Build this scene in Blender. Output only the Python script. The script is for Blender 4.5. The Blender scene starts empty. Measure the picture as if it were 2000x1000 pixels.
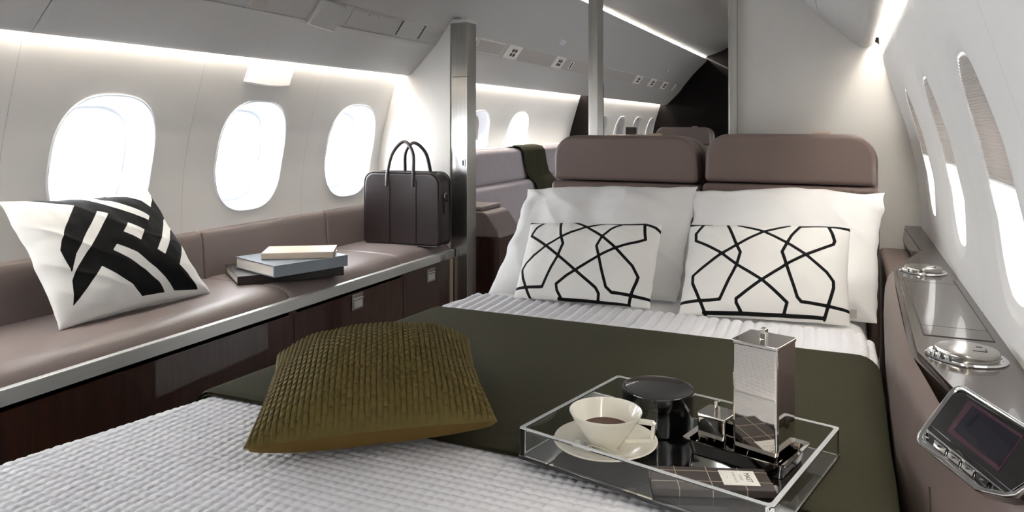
import bpy, bmesh, math, random
import numpy as np
from mathutils import Vector, Matrix, noise

random.seed(7)
SC = bpy.context.scene
COL = SC.collection
PI = math.pi

# ------------------------------------------------------------------ camera
ZC = 1.06                                  # lens height above the cabin floor
FPX, HZ, VX = 1450.0, 246.0, 658.0         # focal length in pixels, horizon row, vanishing point offset
YAW = math.atan(VX / FPX)
SN, CS = math.sin(YAW), math.cos(YAW)
cam = bpy.data.cameras.new('camera')
cam.sensor_width = 36.0
cam.lens = 36.0 * FPX / 2000.0
cam.shift_y = -(500.0 - HZ) / 2000.0
cam.clip_start = 0.02
cam_o = bpy.data.objects.new('camera', cam)
cam_o.location = (0, 0, ZC)
cam_o.rotation_euler = (PI / 2, 0, YAW)
COL.objects.link(cam_o)
SC.camera = cam_o

# ------------------------------------------------------------------ world, exposure
SC.view_settings.view_transform = 'Standard'
SC.view_settings.look = 'None'
SC.view_settings.gamma = 1.0
SC.view_settings.use_curve_mapping = False
SC.view_settings.exposure = 1.9
SKY = 5.0
COVE = 18.0
world = bpy.data.worlds.new('sky')
SC.world = world
world.use_nodes = True
bg = world.node_tree.nodes['Background']
bg.inputs['Color'].default_value = (0.93, 0.965, 1.0, 1)
bg.inputs['Strength'].default_value = SKY

# ------------------------------------------------------------------ cabin section (x from the lens, z from the lens)
XC = -0.90
WALL_Z = [-1.06, -0.80, -0.60, -0.343, -0.25, -0.15, -0.025, 0.118, 0.24, 0.29, 0.36, 0.46]
WALL_W = [1.00, 1.085, 1.115, 1.126, 1.123, 1.115, 1.088, 1.045, 1.006, 1.000, 0.995, 0.99]


def wall_x(side, z, d=0.0):
    """x of the side wall at height z; d > 0 leans out of the cabin"""
    return XC + side * (float(np.interp(z, WALL_Z, WALL_W)) + d)


PITCH = 0.594
LEFT_BAYS = [1.50 + PITCH * k for k in range(-5, 12)]
LEFT_BLANK = {6, 7}                 # bays (k) with no window
RIGHT_BAYS = [1.31 + PITCH * k for k in range(-5, 11)]
WIN = {-1: (-0.110, 0.196, 0.163), 1: (-0.075, 0.188, 0.116)}   # centre height, half height, half width by side
Y_AFT, Y_PART, Y_FWD = -1.60, 2.92, 8.20


def portal(name, side, y):
    WIN_Z, WIN_H, WIN_W = WIN[side]
    l = bpy.data.lights.new(name, 'AREA')
    l.shape = 'RECTANGLE'
    l.size, l.size_y = WIN_W * 1.66, WIN_H * 1.68
    l.cycles.is_portal = True
    o = bpy.data.objects.new(name, l)
    o.location = (wall_x(side, WIN_Z, 0.095), y, WIN_Z + ZC)
    o.rotation_euler = (0, PI / 2 if side < 0 else -PI / 2, 0)
    o.rotation_euler = Vector((side, 0, 0)).to_track_quat('Z', 'Y').to_euler()
    COL.objects.link(o)


# one sampling portal in each window whose shade is up; it adds no light of its own
for k, y in enumerate(LEFT_BAYS):
    if k - 5 in (0, 1, 2, 4, 5):
        portal('window_left_portal', -1, y)
    elif k - 5 in (-4, -3, -2, -1, 3):
        portal('window_left_portal_offscreen', -1, y)
for k, y in enumerate(RIGHT_BAYS):
    if k in (5, 6, 7):
        portal('window_right_portal', 1, y)
    else:
        portal('window_right_portal_offscreen', 1, y)


# ------------------------------------------------------------------ pixel to place
def ray(x, y):
    u, v = (x - 1000) / FPX, (HZ - y) / FPX
    return Vector((-SN + CS * u, CS + SN * u, v))


def on_z(x, y, z):
    r = ray(x, y); return r * (z / r.z)


def on_x(x, y, X):
    r = ray(x, y); return r * (X / r.x)


def on_y(x, y, Y):
    r = ray(x, y); return r * (Y / r.y)


def on_plane(x, y, p, n):
    r = ray(x, y); return r * (p.dot(n) / r.dot(n))


# ------------------------------------------------------------------ materials
def lin(c):
    return tuple(((v / 255.0) / 12.92 if v / 255.0 <= 0.04045 else ((v / 255.0 + 0.055) / 1.055) ** 2.4) for v in c)


def mat(name, rgb, rough=0.5, metal=0.0, spec=0.5, coat=0.0, coat_rough=0.03, var=0.0, scale=20.0,
        bump=0.0, bump_scale=200.0, sheen=0.0, stretch=None, rough_var=0.0):
    m = bpy.data.materials.new(name)
    m.use_nodes = True
    nt = m.node_tree
    b = nt.nodes['Principled BSDF']
    col = lin(rgb)
    b.inputs['Base Color'].default_value = (*col, 1)
    b.inputs['Roughness'].default_value = rough
    b.inputs['Metallic'].default_value = metal
    b.inputs['Specular IOR Level'].default_value = spec
    b.inputs['Coat Weight'].default_value = coat
    b.inputs['Coat Roughness'].default_value = coat_rough
    b.inputs['Sheen Weight'].default_value = sheen
    if sheen:
        b.inputs['Sheen Tint'].default_value = (*[min(1, c * 2.5) for c in col], 1)
        b.inputs['Sheen Roughness'].default_value = 0.4
    tc = nt.nodes.new('ShaderNodeTexCoord')
    mp = nt.nodes.new('ShaderNodeMapping')
    nt.links.new(tc.outputs['Object'], mp.inputs['Vector'])
    if stretch:
        mp.inputs['Scale'].default_value = stretch
    if var or rough_var:
        nz = nt.nodes.new('ShaderNodeTexNoise')
        nz.inputs['Scale'].default_value = scale
        nz.inputs['Detail'].default_value = 5
        nt.links.new(mp.outputs['Vector'], nz.inputs['Vector'])
        if var:
            r = nt.nodes.new('ShaderNodeValToRGB')
            r.color_ramp.elements[0].position = 0.3
            r.color_ramp.elements[1].position = 0.7
            r.color_ramp.elements[0].color = (*[c * (1 - var) for c in col], 1)
            r.color_ramp.elements[1].color = (*[min(1, c * (1 + var)) for c in col], 1)
            nt.links.new(nz.outputs['Fac'], r.inputs['Fac'])
            nt.links.new(r.outputs['Color'], b.inputs['Base Color'])
    if bump:
        bn = nt.nodes.new('ShaderNodeTexNoise')
        bn.inputs['Scale'].default_value = bump_scale
        bn.inputs['Detail'].default_value = 4
        bp = nt.nodes.new('ShaderNodeBump')
        bp.inputs['Strength'].default_value = bump
        bp.inputs['Distance'].default_value = 0.002
        nt.links.new(mp.outputs['Vector'], bn.inputs['Vector'])
        nt.links.new(bn.outputs['Fac'], bp.inputs['Height'])
        nt.links.new(bp.outputs['Normal'], b.inputs['Normal'])
    return m


def emit(name, rgb, s):
    m = bpy.data.materials.new(name)
    m.use_nodes = True
    b = m.node_tree.nodes['Principled BSDF']
    b.inputs['Base Color'].default_value = (0.8, 0.8, 0.8, 1)
    b.inputs['Emission Color'].default_value = (*lin(rgb), 1)
    b.inputs['Emission Strength'].default_value = s
    return m


def wood(name, dark, light, scale=6.0):
    m = mat(name, dark, rough=0.35, coat=1.0, coat_rough=0.02)
    nt = m.node_tree
    b = nt.nodes['Principled BSDF']
    mp = nt.nodes['Mapping']
    mp.inputs['Scale'].default_value = (scale * 3, scale * 3, scale * 0.25)
    nz = nt.nodes.new('ShaderNodeTexNoise')
    nz.inputs['Scale'].default_value = 3.0
    nz.inputs['Detail'].default_value = 8
    nz.inputs['Distortion'].default_value = 0.6
    nt.links.new(mp.outputs['Vector'], nz.inputs['Vector'])
    r = nt.nodes.new('ShaderNodeValToRGB')
    r.color_ramp.elements[0].position = 0.35
    r.color_ramp.elements[1].position = 0.70
    r.color_ramp.elements[0].color = (*lin(dark), 1)
    r.color_ramp.elements[1].color = (*lin(light), 1)
    nt.links.new(nz.outputs['Fac'], r.inputs['Fac'])
    nt.links.new(r.outputs['Color'], b.inputs['Base Color'])
    return m


def printed(name, ground, ink, rough=0.8):
    """cloth with a flat print; the mesh carries the print's outline as a signed distance in mm"""
    m = mat(name, ground, rough=rough, bump=0.15, bump_scale=900, spec=0.25)
    nt = m.node_tree
    b = nt.nodes['Principled BSDF']
    at = nt.nodes.new('ShaderNodeAttribute')
    at.attribute_name = 'print'
    mr = nt.nodes.new('ShaderNodeMapRange')
    mr.inputs['From Min'].default_value = -0.35
    mr.inputs['From Max'].default_value = 0.35
    nt.links.new(at.outputs['Fac'], mr.inputs['Value'])
    mx = nt.nodes.new('ShaderNodeMix')
    mx.data_type = 'RGBA'
    mx.inputs[6].default_value = (*lin(ink), 1)
    mx.inputs[7].default_value = (*lin(ground), 1)
    nt.links.new(mr.outputs['Result'], mx.inputs[0])
    nt.links.new(mx.outputs[2], b.inputs['Base Color'])
    return m


def glass(name, tint=(1, 1, 1), ior=1.49, rough=0.0):
    m = bpy.data.materials.new(name)
    m.use_nodes = True
    b = m.node_tree.nodes['Principled BSDF']
    b.inputs['Base Color'].default_value = (*tint, 1)
    b.inputs['Transmission Weight'].default_value = 1.0
    b.inputs['Roughness'].default_value = rough
    b.inputs['IOR'].default_value = ior
    return m


def thin_pane(name):
    m = bpy.data.materials.new(name)
    m.use_nodes = True
    nt = m.node_tree
    nt.nodes.clear()
    out = nt.nodes.new('ShaderNodeOutputMaterial')
    t = nt.nodes.new('ShaderNodeBsdfTransparent')
    g = nt.nodes.new('ShaderNodeBsdfGlossy')
    g.inputs['Roughness'].default_value = 0.02
    fr = nt.nodes.new('ShaderNodeFresnel')
    fr.inputs['IOR'].default_value = 1.3
    mx = nt.nodes.new('ShaderNodeMixShader')
    nt.links.new(fr.outputs[0], mx.inputs[0])
    nt.links.new(t.outputs[0], mx.inputs[1])
    nt.links.new(g.outputs[0], mx.inputs[2])
    nt.links.new(mx.outputs[0], out.inputs[0])
    return m


def shade_cloth(name, dc=(0.42, 0.39, 0.36), tcol=(0.30, 0.27, 0.24), f=0.22):
    m = bpy.data.materials.new(name)
    m.use_nodes = True
    nt = m.node_tree
    nt.nodes.clear()
    out = nt.nodes.new('ShaderNodeOutputMaterial')
    d = nt.nodes.new('ShaderNodeBsdfDiffuse')
    d.inputs['Color'].default_value = (*dc, 1)
    t = nt.nodes.new('ShaderNodeBsdfTranslucent')
    t.inputs['Color'].default_value = (*tcol, 1)
    mx = nt.nodes.new('ShaderNodeMixShader')
    mx.inputs[0].default_value = f
    nt.links.new(d.outputs[0], mx.inputs[1])
    nt.links.new(t.outputs[0], mx.inputs[2])
    nt.links.new(mx.outputs[0], out.inputs[0])
    return m


M = {}
M['wall'] = mat('wall_vinyl', (232, 231, 229), rough=0.62, bump=0.08, bump_scale=350, var=0.015, scale=3)
M['ceil'] = mat('ceiling_vinyl', (188, 187, 186), rough=0.6, bump=0.06, bump_scale=350, var=0.012, scale=3)
M['unit'] = mat('service_strip_plastic', (186, 180, 176), rough=0.5)
M['bulk'] = mat('bulkhead_vinyl', (214, 211, 207), rough=0.6, bump=0.06, bump_scale=350, var=0.012, scale=3)
M['frame'] = mat('window_moulding', (222, 226, 232), rough=0.35)
M['reveal'] = mat('window_reveal_moulding', (206, 209, 214), rough=0.4)
M['pane'] = thin_pane('window_pane')
M['shade'] = shade_cloth('pleated_shade_cloth', (0.45, 0.41, 0.38), (0.30, 0.26, 0.23), 0.20)
M['sheer'] = shade_cloth('sheer_shade_cloth', (0.72, 0.69, 0.66), (0.8, 0.78, 0.75), 0.45)
M['led'] = emit('warm_led', (255, 248, 236), COVE)
M['steel'] = mat('brushed_steel', (190, 188, 184), rough=0.24, metal=1.0, var=0.10, scale=4, stretch=(60, 60, 0.6))
M['rail'] = mat('satin_aluminium', (214, 214, 212), rough=0.38, metal=0.55, var=0.04, scale=5, stretch=(40, 1, 40))
M['lidmetal'] = mat('brushed_chrome', (176, 172, 166), rough=0.16, metal=1.0)
M['chrome'] = mat('chrome', (225, 225, 225), rough=0.07, metal=1.0)
M['nickel'] = mat('polished_nickel', (216, 212, 206), rough=0.035, metal=1.0)
M['leather'] = mat('taupe_leather', (128, 116, 113), rough=0.42, bump=0.12, bump_scale=420, var=0.04, scale=6, spec=0.45)
M['leather2'] = mat('brown_taupe_leather', (114, 98, 92), rough=0.45, bump=0.12, bump_scale=420, var=0.04, scale=6, spec=0.4)
M['wood'] = wood('lacquered_walnut', (46, 24, 17), (66, 35, 24))
M['darkwood'] = wood('dark_walnut', (22, 11, 9), (44, 22, 15))
M['ebony'] = wood('ebony_veneer', (11, 7, 6), (20, 11, 8))
M['ebony'].node_tree.nodes['Principled BSDF'].inputs['Coat Weight'].default_value = 0.05
M['ebony'].node_tree.nodes['Principled BSDF'].inputs['Specular IOR Level'].default_value = 0.15
M['lacquer'] = mat('taupe_lacquer', (58, 48, 43), rough=0.25, spec=0.3, coat=0.35, coat_rough=0.01, var=0.05, scale=4)
M['carpet'] = mat('carpet', (120, 110, 100), rough=0.95, bump=0.5, bump_scale=600, var=0.1, scale=200)
M['white'] = mat('white_cotton', (236, 235, 234), rough=0.85, bump=0.06, bump_scale=700, spec=0.2)
M['sheet'] = mat('white_sateen', (238, 237, 236), rough=0.6, bump=0.04, bump_scale=500, spec=0.3)
M['quilt'] = mat('white_quilting', (232, 232, 236), rough=0.8, bump=0.06, bump_scale=900, spec=0.25)
M['olive'] = mat('olive_wool', (60, 58, 44), rough=0.95, bump=0.5, bump_scale=800, var=0.12, scale=400, sheen=0.25, spec=0.15)
M['weave'] = mat('olive_woven_velvet', (96, 83, 41), rough=0.7, var=0.10, scale=90, sheen=0.35, spec=0.25)
M['velvet'] = mat('olive_velvet', (104, 82, 40), rough=0.8, var=0.12, scale=14, sheen=0.5, spec=0.2)
M['greyfab'] = mat('lavender_grey_fabric', (178, 170, 174), rough=0.8, var=0.05, scale=30, bump=0.1, bump_scale=500)
M['bag'] = mat('dark_brown_leather', (40, 30, 31), rough=0.33, bump=0.25, bump_scale=700, var=0.08, scale=9, spec=0.55)
M['black'] = mat('black_cloth', (14, 14, 15), rough=0.8)
M['slot'] = mat('slot_black', (12, 12, 12), rough=0.6)
M['lacqblack'] = mat('black_lacquer', (9, 8, 9), rough=0.16, coat=1.0, coat_rough=0.02, bump=0.05, bump_scale=60)
M['trayblack'] = mat('black_gloss_acrylic', (10, 10, 11), rough=0.08, coat=1.0)
M['acryl'] = glass('clear_acrylic', (0.97, 0.985, 0.98))
M['rim'] = mat('acrylic_edge_painted_glint', (240, 243, 245), rough=0.10, spec=0.8)  # white put into clear acrylic, painting the light its edge catches
M['rim'].node_tree.nodes['Principled BSDF'].inputs['Transmission Weight'].default_value = 0.4
M['china'] = mat('bone_china', (240, 236, 222), rough=0.14, coat=0.6, coat_rough=0.03)
M['coffee'] = mat('black_coffee', (72, 28, 8), rough=0.05, spec=0.35)
M['choc'] = mat('dark_paper_wrap', (66, 58, 55), rough=0.55)
M['cream'] = mat('cream_line', (196, 180, 156), rough=0.6)
M['label'] = mat('label_paper', (244, 242, 234), rough=0.7)
M['ink'] = mat('black_ink', (26, 26, 26), rough=0.7)
M['inkgrey'] = mat('grey_ink', (168, 168, 166), rough=0.7)
M['bookdark'] = mat('dark_brown_cover', (34, 25, 21), rough=0.5)
M['bookgrey'] = mat('slate_cover', (96, 102, 110), rough=0.45)
M['bookspine'] = mat('blue_grey_cloth_spine', (138, 147, 154), rough=0.6)
M['bookcream'] = mat('cream_cover', (192, 178, 162), rough=0.45, metal=0.15)
M['pages'] = mat('paper_pages', (206, 200, 192), rough=0.8, var=0.06, scale=20, stretch=(1, 1, 60))
M['tan'] = mat('tan_plastic', (186, 166, 148), rough=0.6)
M['lamp'] = mat('lamp_mesh', (88, 76, 68), rough=0.3, metal=0.6)
M['screen'] = mat('dark_screen', (12, 12, 24), rough=0.05, coat=1.0)
M['screenrim'] = mat('plum_screen_border', (60, 30, 44), rough=0.06, coat=1.0)
M['blackglass'] = mat('black_glass', (16, 15, 15), rough=0.06, coat=1.0)
M['print_a'] = printed('black_lattice_print', (240, 238, 234), (12, 12, 14))
M['print_b'] = printed('black_band_print', (238, 238, 236), (8, 8, 10))
M['seam'] = mat('seam_thread', (70, 58, 54), rough=0.7)

# ------------------------------------------------------------------ object helpers
BASE = {}


def tag(o, label=None, cat=None, group=None, kind=None):
    if label: o['label'] = label
    if cat: o['category'] = cat
    if group: o['group'] = group
    if kind: o['kind'] = kind
    return o


def empty(name, loc, label=None, cat=None, group=None, kind=None, parent=None):
    o = bpy.data.objects.new(name, None)
    o.empty_display_size = 0.05
    loc = Vector(loc)
    b = BASE[parent.name] if parent else Vector((0, 0, -ZC))
    o.location = loc - b
    if parent: o.parent = parent
    COL.objects.link(o)
    BASE[o.name] = loc
    return tag(o, label, cat, group, kind)


def mk(name, vf, m, parent=None, smooth=35, origin=None, attr=None):
    """one mesh object; coordinates are metres from the lens point"""
    verts, faces = vf
    base = BASE[parent.name] if parent else Vector((0, 0, -ZC))
    if origin is None:
        if parent:
            org = base
        else:
            a = np.array([tuple(v) for v in verts])
            org = Vector(((a[:, 0].min() + a[:, 0].max()) / 2, (a[:, 1].min() + a[:, 1].max()) / 2, a[:, 2].min()))
    else:
        org = Vector(origin)
    me = bpy.data.meshes.new(name)
    me.from_pydata([tuple(Vector(v) - org) for v in verts], [], faces)
    me.update()
    if smooth:
        me.polygons.foreach_set('use_smooth', [True] * len(me.polygons))
        if smooth < 180:
            me.set_sharp_from_angle(angle=math.radians(smooth))
    me.materials.append(m)
    wn = bool(smooth) and smooth <= 60 and len(faces) < 6000
    if attr is not None:
        a = me.attributes.new('print', 'FLOAT', 'POINT')
        a.data.foreach_set('value', attr)
    o = bpy.data.objects.new(name, me)
    if wn:
        md = o.modifiers.new('weighted_normal', 'WEIGHTED_NORMAL')
        md.keep_sharp = True
    if parent:
        o.parent = parent
    o.location = org - base
    COL.objects.link(o)
    BASE[o.name] = org
    return o


def join(*gs):
    V, Fc = [], []
    for v, f in gs:
        n = len(V)
        V += list(v)
        Fc += [tuple(i + n for i in q) for q in f]
    return V, Fc


def xf(g, mtx):
    return [mtx @ Vector(v) for v in g[0]], g[1]


def bm_out(bm):
    bm.verts.index_update()
    v = [x.co.copy() for x in bm.verts]
    f = [tuple(q.index for q in p.verts) for p in bm.faces]
    bm.free()
    return v, f


def rbox(c, size, bev=0.0, seg=3, rz=0.0, mtx=None):
    bm = bmesh.new()
    bmesh.ops.create_cube(bm, size=1.0)
    bmesh.ops.scale(bm, vec=size, verts=bm.verts)
    if bev:
        bmesh.ops.bevel(bm, geom=list(bm.edges), offset=bev, segments=seg, affect='EDGES', profile=0.5)
    g = bm_out(bm)
    return xf(g, Matrix.Translation(c) @ (mtx if mtx else Matrix.Rotation(rz, 4, 'Z')))


def box(x0, x1, y0, y1, z0, z1, bev=0.0, seg=2):
    return rbox(((x0 + x1) / 2, (y0 + y1) / 2, (z0 + z1) / 2), (abs(x1 - x0), abs(y1 - y0), abs(z1 - z0)), bev, seg)


def prism(bot, top, bev=0.0, seg=2, caps_only=False):
    """solid between two matching loops of points"""
    bm = bmesh.new()
    b = [bm.verts.new(p) for p in bot]
    t = [bm.verts.new(p) for p in top]
    n = len(b)
    bm.faces.new(b[::-1]); ft = bm.faces.new(t)
    for i in range(n):
        j = (i + 1) % n
        bm.faces.new((b[i], b[j], t[j], t[i]))
    bmesh.ops.recalc_face_normals(bm, faces=bm.faces)
    if bev:
        es = list(bm.edges)
        if caps_only:
            es = [e for e in bm.edges if all(v in t for v in e.verts) or all(v in b for v in e.verts)]
        bmesh.ops.bevel(bm, geom=es, offset=bev, segments=seg, affect='EDGES', profile=0.5, clamp_overlap=True)
    return bm_out(bm)


def slab(poly, z0, z1, bev=0.0, seg=2, caps_only=False):
    return prism([(x, y, z0) for x, y in poly], [(x, y, z1) for x, y in poly], bev, seg, caps_only)


def grid(P, nu, nv, closed_u=False):
    V, Fc = [], []
    for j in range(nv):
        for i in range(nu):
            V.append(P(i, j))
    for j in range(nv - 1):
        for i in range(nu if closed_u else nu - 1):
            k = (i + 1) % nu
            Fc.append((j * nu + i, j * nu + k, (j + 1) * nu + k, (j + 1) * nu + i))
    return V, Fc


def sweep_y(prof, ys, thick=None):
    """profile [(x,z)] drawn along y"""
    n = len(prof)
    return grid(lambda i, j: Vector((prof[i][0], ys[j], prof[i][1])), n, len(ys))


def shell_y(prof, y0, y1, off):
    """profile with thickness, closed at both ends; off = (dx,dz) to the back side"""
    loop = list(prof) + [(x + off[0], z + off[1]) for x, z in reversed(prof)]
    return prism([(x, y0, z) for x, z in loop], [(x, y1, z) for x, z in loop])


def lathe(prof, c, n=48, mtx=None):
    V, Fc = [], []
    m = len(prof)
    for r, z in prof:
        for k in range(n):
            a = 2 * PI * k / n
            V.append(Vector((r * math.cos(a), r * math.sin(a), z)))
    for i in range(m - 1):
        for k in range(n):
            l = (k + 1) % n
            Fc.append((i * n + k, i * n + l, (i + 1) * n + l, (i + 1) * n + k))
    T = Matrix.Translation(c)
    if mtx: T = T @ mtx
    return xf((V, Fc), T)


def tube(pts, r, n=10, closed=False, cap=True, rz=None):
    pts = [Vector(p) for p in pts]
    m = len(pts)
    V, Fc = [], []
    up = None
    for i, p in enumerate(pts):
        a = pts[(i - 1) % m] if (closed or i > 0) else p
        b = pts[(i + 1) % m] if (closed or i < m - 1) else p
        t = (b - a).normalized()
        if up is None:
            up = t.orthogonal().normalized()
        up = (up - t * up.dot(t)).normalized()
        s = t.cross(up)
        ri = r[i] if isinstance(r, (list, tuple)) else r
        for k in range(n):
            an = 2 * PI * k / n
            V.append(p + up * (ri * math.cos(an)) + s * ((rz or ri) * math.sin(an)))
    for i in range(m if closed else m - 1):
        j = (i + 1) % m
        for k in range(n):
            l = (k + 1) % n
            Fc.append((i * n + k, i * n + l, j * n + l, j * n + k))
    if cap and not closed:
        Fc.append(tuple(range(n))[::-1])
        Fc.append(tuple((m - 1) * n + k for k in range(n)))
    return V, Fc


def bez(p, n=24):
    """smooth line through points (Catmull-Rom)"""
    p = [Vector(q) for q in p]
    q = [p[0] * 2 - p[1]] + p + [p[-1] * 2 - p[-2]]
    out = []
    for i in range(1, len(q) - 2):
        for k in range(n):
            t = k / n
            out.append(0.5 * ((2 * q[i]) + (q[i + 1] - q[i - 1]) * t + (2 * q[i - 1] - 5 * q[i] + 4 * q[i + 1] - q[i + 2]) * t * t
                              + (3 * q[i] - q[i - 1] - 3 * q[i + 1] + q[i + 2]) * t ** 3))
    out.append(p[-1])
    return out


def rrect(x0, x1, y0, y1, rs, n=8):
    """rounded rectangle, radii (bl, br, tr, tl), counter-clockwise"""
    out = []
    for (cx, cy, a0), r in zip(((x0, y0, PI), (x1, y0, 1.5 * PI), (x1, y1, 0), (x0, y1, 0.5 * PI)), rs):
        ox = cx + r * (1 if cx == x0 else -1)
        oy = cy + r * (1 if cy == y0 else -1)
        for k in range(n + 1):
            a = a0 + 0.5 * PI * k / n
            out.append((ox + r * math.cos(a), oy + r * math.sin(a)))
    return out


def sell(a, h, n, e=2.7):
    out = []
    for k in range(n):
        t = 2 * PI * k / n
        c, s = math.cos(t), math.sin(t)
        out.append((a * math.copysign(abs(c) ** (2 / e), c), h * math.copysign(abs(s) ** (2 / e), s)))
    return out


# ------------------------------------------------------------------ floor, end walls
def plane_grid(p0, du, dv):
    p0, du, dv = Vector(p0), Vector(du), Vector(dv)
    return [p0, p0 + du, p0 + du + dv, p0 + dv], [(0, 1, 2, 3)]


fl = mk('floor', box(-2.0, 0.2, Y_AFT, Y_FWD, -1.10, -1.06), M['carpet'])
tag(fl, kind='structure')


def section(off=0.0, zmin=-1.06):
    """outline of the cabin's cross-section"""
    L = []
    for z in (-1.06, -0.8, -0.6, -0.343, -0.25, -0.15, -0.025, 0.118, 0.24, 0.36, 0.46):
        L.append((wall_x(-1, z, off), z))
    top = [(-1.55, 0.60), (-1.40, 0.76), (-1.16, 0.90), (-0.90, 0.93), (-0.64, 0.90), (-0.40, 0.76), (-0.25, 0.60)]
    Rr = [(2 * XC - x, z) for x, z in reversed(L)]
    return L + top + Rr


sec = section(0.03)
w = mk('wall_back', prism([(x, Y_AFT - 0.05, z) for x, z in sec], [(x, Y_AFT, z) for x, z in sec]), M['bulk'])
tag(w, kind='structure')
w = mk('wall_front', prism([(x, Y_FWD, z) for x, z in sec], [(x, Y_FWD + 0.05, z) for x, z in sec]), M['ebony'])
tag(w, kind='structure')

# ------------------------------------------------------------------ side walls with windows
NW = 96


def bay_panel(side, yc, has_win, y0, y1, z0=-0.62, z1=0.262):
    """one lining panel, curved to the wall, with its window opening"""
    g = 0.0005
    WIN_Z, WIN_H, WIN_W = WIN[side]
    y0 += g; y1 -= g
    if not has_win:
        zs = np.linspace(z0, z1, 22)
        return grid(lambda i, j: Vector((wall_x(side, zs[j]), (y0, y1)[i], zs[j])), 2, 22)
    fo = 1.0 if side < 0 else 1.13
    hole = [(yc + a, WIN_Z + b) for a, b in sell(WIN_W * (fo if side < 0 else 1.2), WIN_H * fo, NW)]
    outer = []
    for k in range(NW):
        t = 2 * PI * k / NW
        c, s = math.cos(t), math.sin(t)
        m = max(abs(c), abs(s))
        c, s = c / m, s / m
        outer.append((yc + c * (y1 - yc) if c > 0 else yc + c * (yc - y0),
                      WIN_Z + s * (z1 - WIN_Z) if s > 0 else WIN_Z + s * (WIN_Z - z0)))
    # exact corners come from the angles of 45 degrees
    R = 14
    V, Fc = [], []
    for r in range(R + 1):
        t = r / R
        for k in range(NW):
            y = hole[k][0] * (1 - t) + outer[k][0] * t
            z = hole[k][1] * (1 - t) + outer[k][1] * t
            V.append(Vector((wall_x(side, z), y, z)))
    for r in range(R):
        for k in range(NW):
            l = (k + 1) % NW
            Fc.append((r * NW + k, r * NW + l, (r + 1) * NW + l, (r + 1) * NW + k))
    return V, Fc


LIP_LOOPS = [(1.040, 0.001), (1.034, -0.0035), (1.020, -0.0055), (1.003, -0.004), (0.990, 0.002), (0.984, 0.010)]
SOFT_LOOPS = [(1.15, -0.0002), (1.13, 0.0001), (1.10, 0.0016), (1.06, 0.0034), (1.02, 0.0042), (1.0, 0.0052), (0.992, 0.009)]
REVEAL_LOOPS = [(0.985, 0.009), (0.975, 0.026), (0.955, 0.044), (0.935, 0.052), (0.925, 0.055), (0.915, 0.062), (0.895, 0.080), (0.870, 0.090), (0.80, 0.093)]


def window(n, side, yc, shade=0.0, sheer=0.0):
    WIN_Z, WIN_H, WIN_W = WIN[side]
    w = empty('window_%d' % n, (wall_x(side, WIN_Z - WIN_H, 0.04), yc, WIN_Z - WIN_H), kind='structure')
    for nm, loops_, m_ in (('window_frame', LIP_LOOPS if side < 0 else SOFT_LOOPS, 'frame'), ('reveal', REVEAL_LOOPS, 'reveal')):
        V, Fc = [], []
        for s, d in loops_:
            a = WIN_W * (1 - (1 - s) * (1.12 if s < 1 or side < 0 else 1.55)); h = WIN_H * s
            for y, z in sell(a, h, NW):
                V.append(Vector((wall_x(side, WIN_Z + z, d), yc + y, WIN_Z + z)))
        for r in range(len(loops_) - 1):
            for k in range(NW):
                l = (k + 1) % NW
                Fc.append((r * NW + k, r * NW + l, (r + 1) * NW + l, (r + 1) * NW + k))
        mk(nm, (V, Fc), M[m_ if side < 0 else 'wall'], w, smooth=50)
    pv = [Vector((wall_x(side, WIN_Z + z, 0.091), yc + y, WIN_Z + z)) for y, z in sell(WIN_W * 0.86, WIN_H * 0.86, NW)]
    mk('pane', (pv, [tuple(range(NW))]), M['pane'], w, smooth=0)
    for nm, drop, dep, m_, pit in (('pleated_shade', shade, 0.058 if side < 0 else 0.016, 'shade', 0.0045), ('sheer_shade', sheer, 0.0065, 'sheer', 0.0045)):
        if drop <= 0:
            continue
        zs_ = 0.93 if side < 0 else 1.0
        zt = WIN_Z + WIN_H * zs_
        zb = zt - 2 * WIN_H * zs_ * drop
        np_ = int((zt - zb) / pit)
        def half(z):
            return max(0.0, 1 - abs((z - WIN_Z) / (WIN_H * (zs_ + 0.005))) ** 2.7) ** (1 / 2.7) * WIN_W * (0.925 if side < 0 else (1.003 if nm == 'sheer_shade' else 1.05))
        def P(i, j):
            z = zt + (zb - zt) * j / (2 * np_)
            h = half(z)
            d = dep + ((0.006 if side < 0 else 0.0022) if j % 2 else 0.0)
            return Vector((wall_x(side, z, d), yc - h + 2 * h * i / 6, z))
        mk(nm, grid(P, 7, 2 * np_ + 1), M[m_], w, smooth=0)
        if drop < 0.95:
            h = half(zb)
            x = wall_x(side, zb, dep + 0.003)
            mk('shade_bar', box(x - 0.006, x + 0.006, yc - h, yc + h, zb - 0.006, zb + 0.003), M['unit'], w)
    return w


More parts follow.
